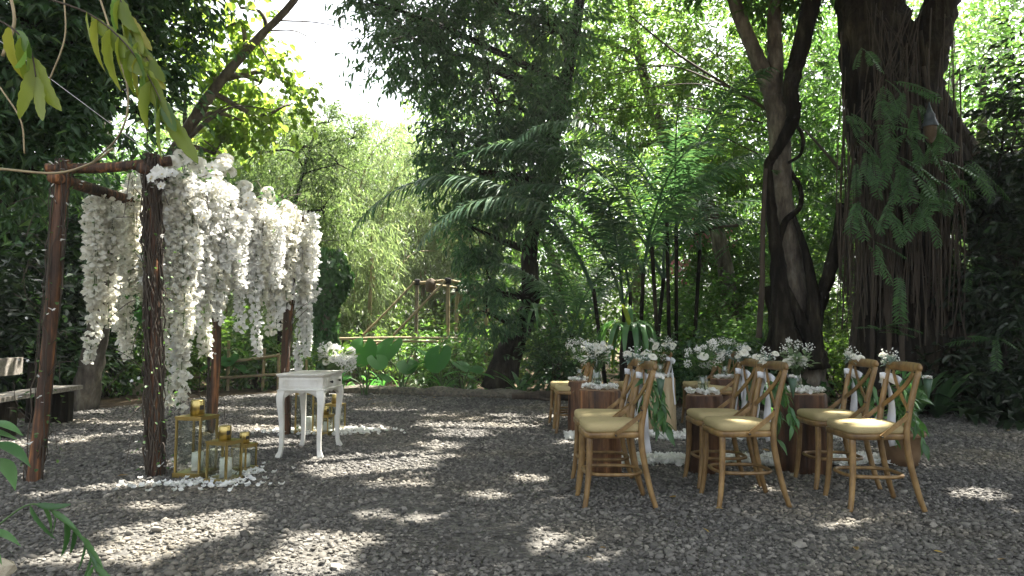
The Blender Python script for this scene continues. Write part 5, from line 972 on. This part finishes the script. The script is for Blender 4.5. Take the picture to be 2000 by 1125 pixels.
# ribbons, leaf garlands and petal cones on the chair backs
LEAFV = []
for k in range(3):
    s = np.linspace(0, 1, 7); w = np.array([.08, .7, 1, .95, .7, .38, .02]) * (.034 + .006 * k); path = np.c_[0 * s, s * .125, -.05 * s * s]; fold = np.c_[0 * s, 0 * s, w * .18]
    v = np.stack([path + np.c_[-w / 2, 0 * w, 0 * w] + fold, path, path + np.c_[w / 2, 0 * w, 0 * w] + fold], 1); i = np.arange(6)[:, None] * 3; me = MB().add(v, i + np.array([[0, 1, 4, 3]]), i + np.array([[1, 2, 5, 4]])).mesh('leaf', True); me.materials.append(L_GARL if k < 2 else L_FERN); LEAFV.append(me)
def garland(p, label, n=30, L=.42, w=.11, seed_dir=(.5, -.2)):
    t = thing('leaf_garland', p, label, 'garland', None)
    for b in range(5):
        q = bez([np.zeros(3), np.array([.05 + rng.normal(0, .03), rng.normal(0, w * .6), -.1]), np.array([.07 + rng.normal(0, .04), rng.normal(0, w), -L * rng.uniform(.6, 1)])], 6); MB().tube(q, .0025, 4).build('stem', STEM_G, t)
        for j in range(n // 5):
            c = q[rng.integers(2, len(q))]; a = rng.uniform(-2.4, 1.2); d = np.array([math.cos(a) * .8, math.sin(a) * .8, rng.uniform(-1.4, -.1)]); place(link('leaf', LEAFV[rng.integers(3)], None, t), c, d, rng.normal(0, .5), rng.uniform(.55, .95))
def ribbon(p, label, L=.5, side=-1):
    t = thing('ribbon', p, label, 'ribbon', None); th = np.linspace(0, 2 * math.pi, 13); MB().strip(np.c_[np.cos(th) * .021, np.sin(th) * .021, .004 * np.sin(th * 2)], UP, .04, .002).build('knot', RIBBON, t)
    for k, (dx, dy, l_) in enumerate([(-.05, .03, L * .7), (.035, -.02, L)]):
        s = np.linspace(0, 1, 14); q = np.c_[.022 + dx * s + .012 * np.sin(s * 5 + k), .01 + dy * s + .02 * np.sin(s * 6 + k * 2), -l_ * s]; MB().strip(q, np.c_[np.cos(s * 2.2 + k), np.sin(s * 2.2 + k), 0 * s], .052, .0016).build('tail', RIBBON, t)
    for k in (-1, 1):
        s = np.linspace(0, 1, 12); q = np.c_[.02 + .02 * np.sin(s * 3.14), k * (.115 * np.sin(s * 3.14)), -.03 * np.sin(s * 3.14) - .05 * (s - .5) * np.sin(s * 3.14)]; MB().strip(q, UP + np.array([.3, 0, 0]), .046, .0016).build('loop', RIBBON, t)
def cone(p, label):
    t = thing('petal_cone', p, label, 'cone', None, 0, .74); MB().lathe([(.002, -.17), (.02, -.10), (.038, 0), (.035, 0), (.002, -.155)], 16).build('leaf_wrap', CONE, t); m = MB(); n = 16
    for k in range(n): m.add(PV * .8 @ np.array(Matrix.Rotation(rng.uniform(0, 6), 3, 'Z') @ Matrix.Rotation(rng.normal(0, .6), 3, 'X')).T + [rng.normal(0, .014), rng.normal(0, .014), rng.uniform(0, .02)], PFc)
    tag(m.build('petals', PETAL, t), kind='stuff'); MB().tube(bez([[-.035, 0, 0], [-.04, .01, .03], [-.045, .02, .06]], 5), .0015, 4).build('cord', RIBBON, t)
def corsage(p, label, s=1.0):
    t = thing('chair_posy', p, label, 'flowers', None); lm = MB(); n = 40; a = rng.uniform(0, 6.28, n); d = nrm(np.c_[np.cos(a) * .6, np.sin(a), rng.uniform(0, 1, n)]); lm.leaves(d * .02, d + rng.normal(0, .3, (n, 3)), UP, rng.uniform(.03, .08, n) * s, rng.uniform(.012, .022, n) * s, .2, 4); tag(lm.build('leaves', L_DUSTY, t, smooth=False), kind='stuff')
    for k in range(4):
        c = np.array([rng.normal(.0, .03), rng.normal(0, .06), rng.uniform(.02, .07)]) * s; R = rot_to(nrm(c + [-.03, -.04, .05])); o = link('rose', ROSE, None, t); q = s * rng.uniform(.32, .48); o.matrix_local = Matrix.Translation(c.tolist()) @ Matrix(np.stack([R[:, 0], -R[:, 2], R[:, 1]], 1).tolist()).to_4x4() @ Matrix.Diagonal((q, q, q, 1))
    bf, bs = MB(), MB(); babys_breath(bf, bs, np.array([0, 0, .05]), .07 * s, 45, np.zeros(3)); tag(bf.build('small_blossoms', PETAL, t, smooth=False), kind='stuff'); bs.build('stems', STEM_G, t)
for i, (x, y, rz, lab) in enumerate(NEAR):
    who = lab.replace('cross-back chair ', ''); fx = x + .25
    ribbon((x + .215, y + .185, .80), 'white ribbon on the chair ' + who, rng.uniform(.42, .56)); garland((x + .265, y + .12, .80), 'leaf garland on the chair ' + who.replace('the row nearest','the row nearest'), 80 if i != 1 else 30, .44, .12)
    corsage((fx, y + .17, .875), 'white posy on the chair ' + who, 1.0)
    if i % 2 == 0: cone((x + .275, y - .2, .80), 'leaf cone on the chair ' + who)
for x, lab in [(.68, 'first row'), (1.5, 'middle row'), (2.28, 'last row')]:
    ribbon((x + .215, 7.75 - .185, .82), 'white ribbon on the far side of the aisle, chair of the ' + lab, .5); corsage((x + .25, 7.75 - .17, .91), 'white posy on the far side of the aisle, chair of the ' + lab, 1.1)

# ------------------------------------------------------------------ petals on the gravel
for yy_, x0, x1, lab in [(905, 1125, 1765, 'thick band of white petals along the near side of the aisle'), (857, 1105, 1690, 'thick band of white petals along the far side of the aisle')]:
    a, b = G(x0, yy_), G(x1, yy_); n = 3600; s = rng.random(n); c = a + (b - a) * s[:, None]; c[:, 1] += rng.uniform(-.125, .125, n) + rng.normal(0, .035, n) + .04 * np.sin(s * 30); c[:, 2] = .014 + np.abs(rng.normal(0, .018, n)); petal_pile('petal_band', c, lab, 1.2)
def scatter(n, cx, cy, sx, sy, label, group):
    c = G(cx, cy)
    for k in range(n):
        p = c + [rng.normal(0, sx), rng.normal(0, sy), .018 + rng.random() * .012]; o = link('petal', PET, None, None, tuple(p)); o.rotation_euler = (rng.normal(0, .3), rng.normal(0, .3), rng.uniform(0, 6.28)); s = rng.uniform(.75, 1.35); o.scale = (s, s, s); tag(o, label, 'petal', group)
LP, GP = 'white rose petal scattered around the lanterns by the dark arbor post', 'petals round the lanterns by the dark arbor post'
scatter(125, 415, 950, .20, .10, LP, GP); scatter(60, 485, 928, .11, .13, LP, GP); scatter(22, 290, 955, .16, .03, LP, GP)
c = G(640, 848); n = 420; petal_pile('petal_patch', np.c_[c[0] + rng.normal(0, .27, n), c[1] + rng.normal(.1, .13, n), .014 + rng.random(n) * .02], 'patch of white petals under the lanterns behind the table', 1.1)

# ------------------------------------------------------------------ brass lanterns with candles
def lantern(p, w, h, rz, label, clabel, ch, cr, capw):
    t = thing('brass_lantern', p, label, 'lantern', None, rz); b = .0145 if w > .16 else .011; hw = w / 2
    fb = MB().box((0, 0, .017), (w + .014, w + .014, .034)); fb.build('base', BRASS, t, smooth=False)
    for sx in (-1, 1):
        for sy in (-1, 1): MB().box((sx * (hw - b / 2), sy * (hw - b / 2), h / 2 + .0105), (b, b, h - .049)).build('corner_bar', BRASS, t, smooth=False)
    MB().box((0, 0, h - .008), (w + .008, w + .008, .014)).build('top_plate', BRASS, t, smooth=False)
    for k in range(4):
        a = k * math.pi / 2; R = np.array(Matrix.Rotation(a, 3, 'Z')); MB().box(R @ np.array([hw - b / 2, 0, h / 2 + .0105]), (.003, w - 2 * b - .002, h - .052), R).build('pane', GLASS, t, smooth=False)
        MB().box(R @ np.array([hw - b / 2 - .001, 0, h - .022]), (b * .8, w - 2 * b, b), R).build('rail', BRASS, t, smooth=False)
    cr_ = capw / 2; chh = capw * 1.15; cp = MB().lathe([(cr_ - .004, h - .002), (cr_, h), (cr_, h + chh - .004), (cr_ - .004, h + chh), (0, h + chh + .001)], 24).build('chimney', BRASS, t)
    m = MB(); th = np.linspace(-.35, .35, 6) - .3; pts = np.concatenate([np.c_[np.cos(th) * (cr_ + .0012), np.sin(th) * (cr_ + .0012), np.full(6, z)] for z in (h + chh * .38, h + chh * .68)]); i = np.arange(5); m.add(pts, np.stack([i, i + 1, i + 7, i + 6], 1)); m.build('vent', VENT_SHADE, cp)  # dark sheet on the chimney paints the shade of a slot opening
    th = np.linspace(0, math.pi, 13); MB().tube(np.c_[np.sin(th) * cr_ * .9 * -1 - .002, np.cos(th) * (cr_ + .006), h + chh * .75 - np.sin(th) * chh * .55], .0022, 5).build('handle', BRASS, cp)
    c = thing('candle', np.array(p) + [.012, .0, .037], clabel, 'candle'); MB().lathe([(0, 0), (cr, 0), (cr, ch - .004), (cr - .004, ch), (cr * .3, ch - .004), (0, ch - .006)], 24).build('wax', CANDLE, c); MB().tube([[0, 0, ch - .006], [.002, 0, ch + .012]], .0014, 5).build('wick', WICK, c)
def gl(px, py, dy): p = G(px, py); p[1] += dy; p[2] = .012; return p
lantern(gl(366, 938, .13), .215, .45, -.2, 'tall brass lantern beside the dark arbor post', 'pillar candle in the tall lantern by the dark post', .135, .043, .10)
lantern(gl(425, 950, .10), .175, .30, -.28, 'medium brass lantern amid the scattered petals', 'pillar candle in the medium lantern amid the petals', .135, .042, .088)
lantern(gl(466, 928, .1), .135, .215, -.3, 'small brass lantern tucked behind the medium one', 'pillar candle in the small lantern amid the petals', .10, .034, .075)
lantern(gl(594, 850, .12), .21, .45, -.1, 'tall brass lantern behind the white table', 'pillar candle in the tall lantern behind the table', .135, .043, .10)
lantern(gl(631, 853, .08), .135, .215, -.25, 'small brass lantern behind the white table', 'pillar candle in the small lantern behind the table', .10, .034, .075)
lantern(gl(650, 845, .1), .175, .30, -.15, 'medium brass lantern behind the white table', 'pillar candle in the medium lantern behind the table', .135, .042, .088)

# ------------------------------------------------------------------ terracotta pot with plant
pp = G(1780, 916); pp[1] += .14; pot = thing('flower_pot', pp, 'terracotta pot at the end of the last chair row', 'pot'); MB().lathe([(0, 0), (.12, 0), (.145, .10), (.165, .24), (.185, .25), (.19, .275), (.18, .285), (.165, .275), (.15, .24), (0, .235)], 28).build('bowl', TERRA, pot); MB().lathe([(0, .243), (.155, .243)], 20).build('soil', EARTH, pot)
pl = thing('potted_plant', pp + [0, 0, .243], 'leafy green plant growing in the terracotta pot', 'plant')
for k in range(11):
    a = rng.uniform(0, 6.28); hh = rng.uniform(.25, .62); q = bez([[rng.normal(0, .03), rng.normal(0, .03), 0], [math.cos(a) * .06, math.sin(a) * .06, hh * .5], [math.cos(a) * .17, math.sin(a) * .17, hh]], 6); MB().tube(q, .004, 5).build('stem', STEM_G, pl)
    for j in range(9): c = q[rng.integers(3, len(q))]; b = rng.uniform(0, 6.28); place(link('leaf', LEAFV[rng.integers(3)], None, pl), c, (math.cos(b), math.sin(b), rng.uniform(-.6, .6)), rng.normal(0, .4), rng.uniform(.7, 1.25))

# ------------------------------------------------------------------ old bench
e0, e1 = P(158, 755, 8.9), P(-40, 800, 6.7); e0[2] = e1[2] = .42; bn = thing('bench', at0((e0 + e1) / 2), 'weathered grey plank bench behind the bare arbor post', 'bench'); o_ = np.array(bn.location); d = nrm(e1 - e0); nx = np.array([-d[1], d[0], 0]); nx = nx if nx[0] < 0 else -nx
Lb = np.linalg.norm(e1 - e0); Rm = np.stack([d, nx, UP], 1)
MB().box((e0 + e1) / 2 - o_ + nx * .06, (Lb, .17, .05), Rm).build('seat_plank', BENCH, bn, smooth=False); MB().box((e0 + e1) / 2 - o_ + nx * .25, (Lb * .98, .16, .05), Rm).build('seat_plank', BENCH, bn, smooth=False)
bq_ = P(78, 722, 8.2); MB().box((e0 * .35 + e1 * .65) - o_ + nx * .42 + UP * .30, (Lb * .75, .045, .2), Rm).build('backrest', BENCH, bn, smooth=False)
for s in (.12, .72): c = e0 + (e1 - e0) * s - o_; MB().box(c + nx * .15 - UP * .235, (.16, .3, .39), Rm).build('support', BARK_D, bn, smooth=False); MB().box(c + nx * .46 - UP * .05, (.09, .05, .75), Rm).build('back_upright', BARK_D, bn, smooth=False)

# ------------------------------------------------------------------ plants close to the camera on the left
LONG = []
for k in range(4):
    s = np.linspace(0, 1, 15); w = np.array([.1, .55, .8, .95, 1, 1, .98, .95, .9, .84, .76, .66, .52, .32, .02]) * .056 * (1 + .10 * np.sin(s * 34 + k)); path = np.c_[.02 * np.sin(s * 3 + k) * (k - 1.5) * .6, s * .215, -.035 * s * s]; fold = np.c_[0 * s, 0 * s, w * .13]
    v = np.stack([path + np.c_[-w / 2, 0 * w, 0 * w] + fold, path, path + np.c_[w / 2, 0 * w, 0 * w] + fold], 1); i = np.arange(14)[:, None] * 3; me = MB().add(v, i + np.array([[0, 1, 4, 3]]), i + np.array([[1, 2, 5, 4]])).mesh('leaflet', True); me.materials.append((L_YELL, L_YELL, L_LIGHT, L_YELL)[k]); LONG.append(me)
LONG_G = []
for m in LONG[:3]: c = m.copy(); c.materials.clear(); c.materials.append(L_FERN); c.transform(Matrix.Diagonal((.55, .85, 1, 1))); LONG_G.append(c)
def hang_frond(pts, Y, label, n, s0=1.0, meshes=LONG, down=-1.0, r=.004):
    q = bez([P(x, y, Y + dy) for x, y, dy in pts], 8); t = thing('fern_frond', q[0], label, 'fern', None); MB().tube(q - q[0], lin([r, r * .5], len(q)), 6).build('rachis', VINE if meshes is LONG else STEM_G, t); T = nrm(np.gradient(q, axis=0))
    for k in range(n):
        i = int(lin([len(q) * .25, len(q) - 1], n)[k]); sd = 1 if k % 2 else -1; sv = nrm(np.cross(T[i], [0, 1, .2])); dd = nrm(T[i] * .55 + sv * sd * .55 + np.array([0, rng.normal(0, .2), down])); place(link('leaflet', meshes[rng.integers(len(meshes))], None, t), q[i] - q[0], dd, rng.normal(1.5, .3) * (1 if meshes is LONG else sd), s0 * rng.uniform(.75, 1.2))
hang_frond([(70, -10, 0), (170, 25, .02), (240, 80, 0), (290, 150, 0), (325, 220, 0)], 2.3, 'yellow-green fern frond hanging close in front of the arbor', 20, .88)
hang_frond([(210, -40, 0), (235, 0, 0), (262, 60, .02), (290, 120, .0)], 2.5, 'second yellowish fern frond drooping beside the first', 17, .74)
hang_frond([(-20, 30, 0), (30, 60, 0), (60, 100, .0), (70, 150, 0)], 2.2, 'brown-tipped fern frond at the upper left corner', 8, .8)
hang_frond([(-10, 1030, 0), (60, 985, 0), (120, 1010, .03), (165, 1060, .05), (190, 1120, .06)], 2.5, 'arching green fern frond over the near gravel', 16, .72, LONG_G, -.5)
cn = thing('dry_cane', P(235, -20, 2.6), 'bare dry cane dangling before the dark foliage', 'cane'); q = bez([P(190, -20, 2.6), P(225, 90, 2.6), P(250, 180, 2.6), P(235, 260, 2.6), P(180, 318, 3.2)], 8) - np.array(cn.location); MB().tube(q, .004, 5).build('stem', BAMB, cn)
for k, (x0, y0, x1, y1, lab) in enumerate([(18, -20, 5, 110, 'thick pale vine loop at the upper left corner'), (0, 170, 48, 300, 'thin brown cane in front of the dark evergreen'), (125, -10, 95, 160, 'thin twig dangling beside the yellow fern')]):
    t = thing('dangling_vine', P(x0, y0, 2.4), lab, 'vine'); a, b = P(x0, y0, 2.4), P(x1, y1, 2.4); MB().tube(bez([a, (a + b) / 2 + [.03, 0, 0], b], 7) - a, .006 if k == 0 else .003, 6).build('stem', BAMB, t)
wr = thing('guy_wire', P(0, 80, 5), 'thin wire running down to the top of the dark arbor post', 'wire'); MB().tube([np.zeros(3), T2 - np.array(wr.location)], .0025, 4).build('cable', RIBBON, wr)
def ear_simple(p, spec, label):
    t = thing('broad_leaf_plant', p, label, 'plant')
    for (x, y, Y, az, ti, s) in spec:
        c = P(x, y, Y) - np.array(p); MB().tube(bez([np.zeros(3), c * .5 + UP * .05, c], 5), .004, 5).build('stem', STEM_G, t); a = math.radians(az); o = link('leaf', BLEAF, None, t); place(o, c, (math.cos(a), math.sin(a), ti), rng.normal(0, .2), s)
s = np.linspace(0, 1, 9); w = np.array([.05, .62, .92, 1, .95, .8, .58, .3, .02]) * .085; path = np.c_[0 * s, s * .19, .02 * s - .09 * s * s]; fold = np.c_[0 * s, 0 * s, w * .13]; i = np.arange(8)[:, None] * 3
BLEAF = MB().add(np.stack([path + np.c_[-w / 2, 0 * w, 0 * w] + fold, path, path + np.c_[w / 2, 0 * w, 0 * w] + fold], 1), i + np.array([[0, 1, 4, 3]]), i + np.array([[1, 2, 5, 4]])).mesh('leaf', True); BLEAF.materials.append(L_NEST)
ear_simple(at0(P(-120, 700, 2.6)), [(-30, 830, 2.5, -5, .1, .75), (-25, 868, 2.45, -8, -.05, .95), (-15, 895, 2.5, -20, -.3, .85), (-60, 850, 2.5, 10, .2, .8), (-10, 845, 2.5, -60, -.9, .5), (-30, 1040, 2.3, 10, -.1, .6), (-30, 1070, 2.3, 0, -.4, .4)], 'glossy broad leaves poking in at the left edge')

# ------------------------------------------------------------------ faint sunlit air between the trees
hz_ = MB().box((0, 0, 13), (144, 170, 30)); ho = hz_.build('haze', None, None, smooth=False); tag(ho, 'faint sunlit haze hanging between the trees', 'haze', kind='stuff')
hm = bpy.data.materials.new('haze_air'); hm.use_nodes = True; hn = hm.node_tree.nodes; hn.remove(hn['Principled BSDF']); pv = hn.new('ShaderNodeVolumePrincipled')
pv.inputs['Color'].default_value = (.93, .96, .92, 1); pv.inputs['Density'].default_value = .0015; pv.inputs['Anisotropy'].default_value = .3
hm.node_tree.links.new(pv.outputs[0], hn['Material Output'].inputs['Volume']); ho.data.materials.append(hm)
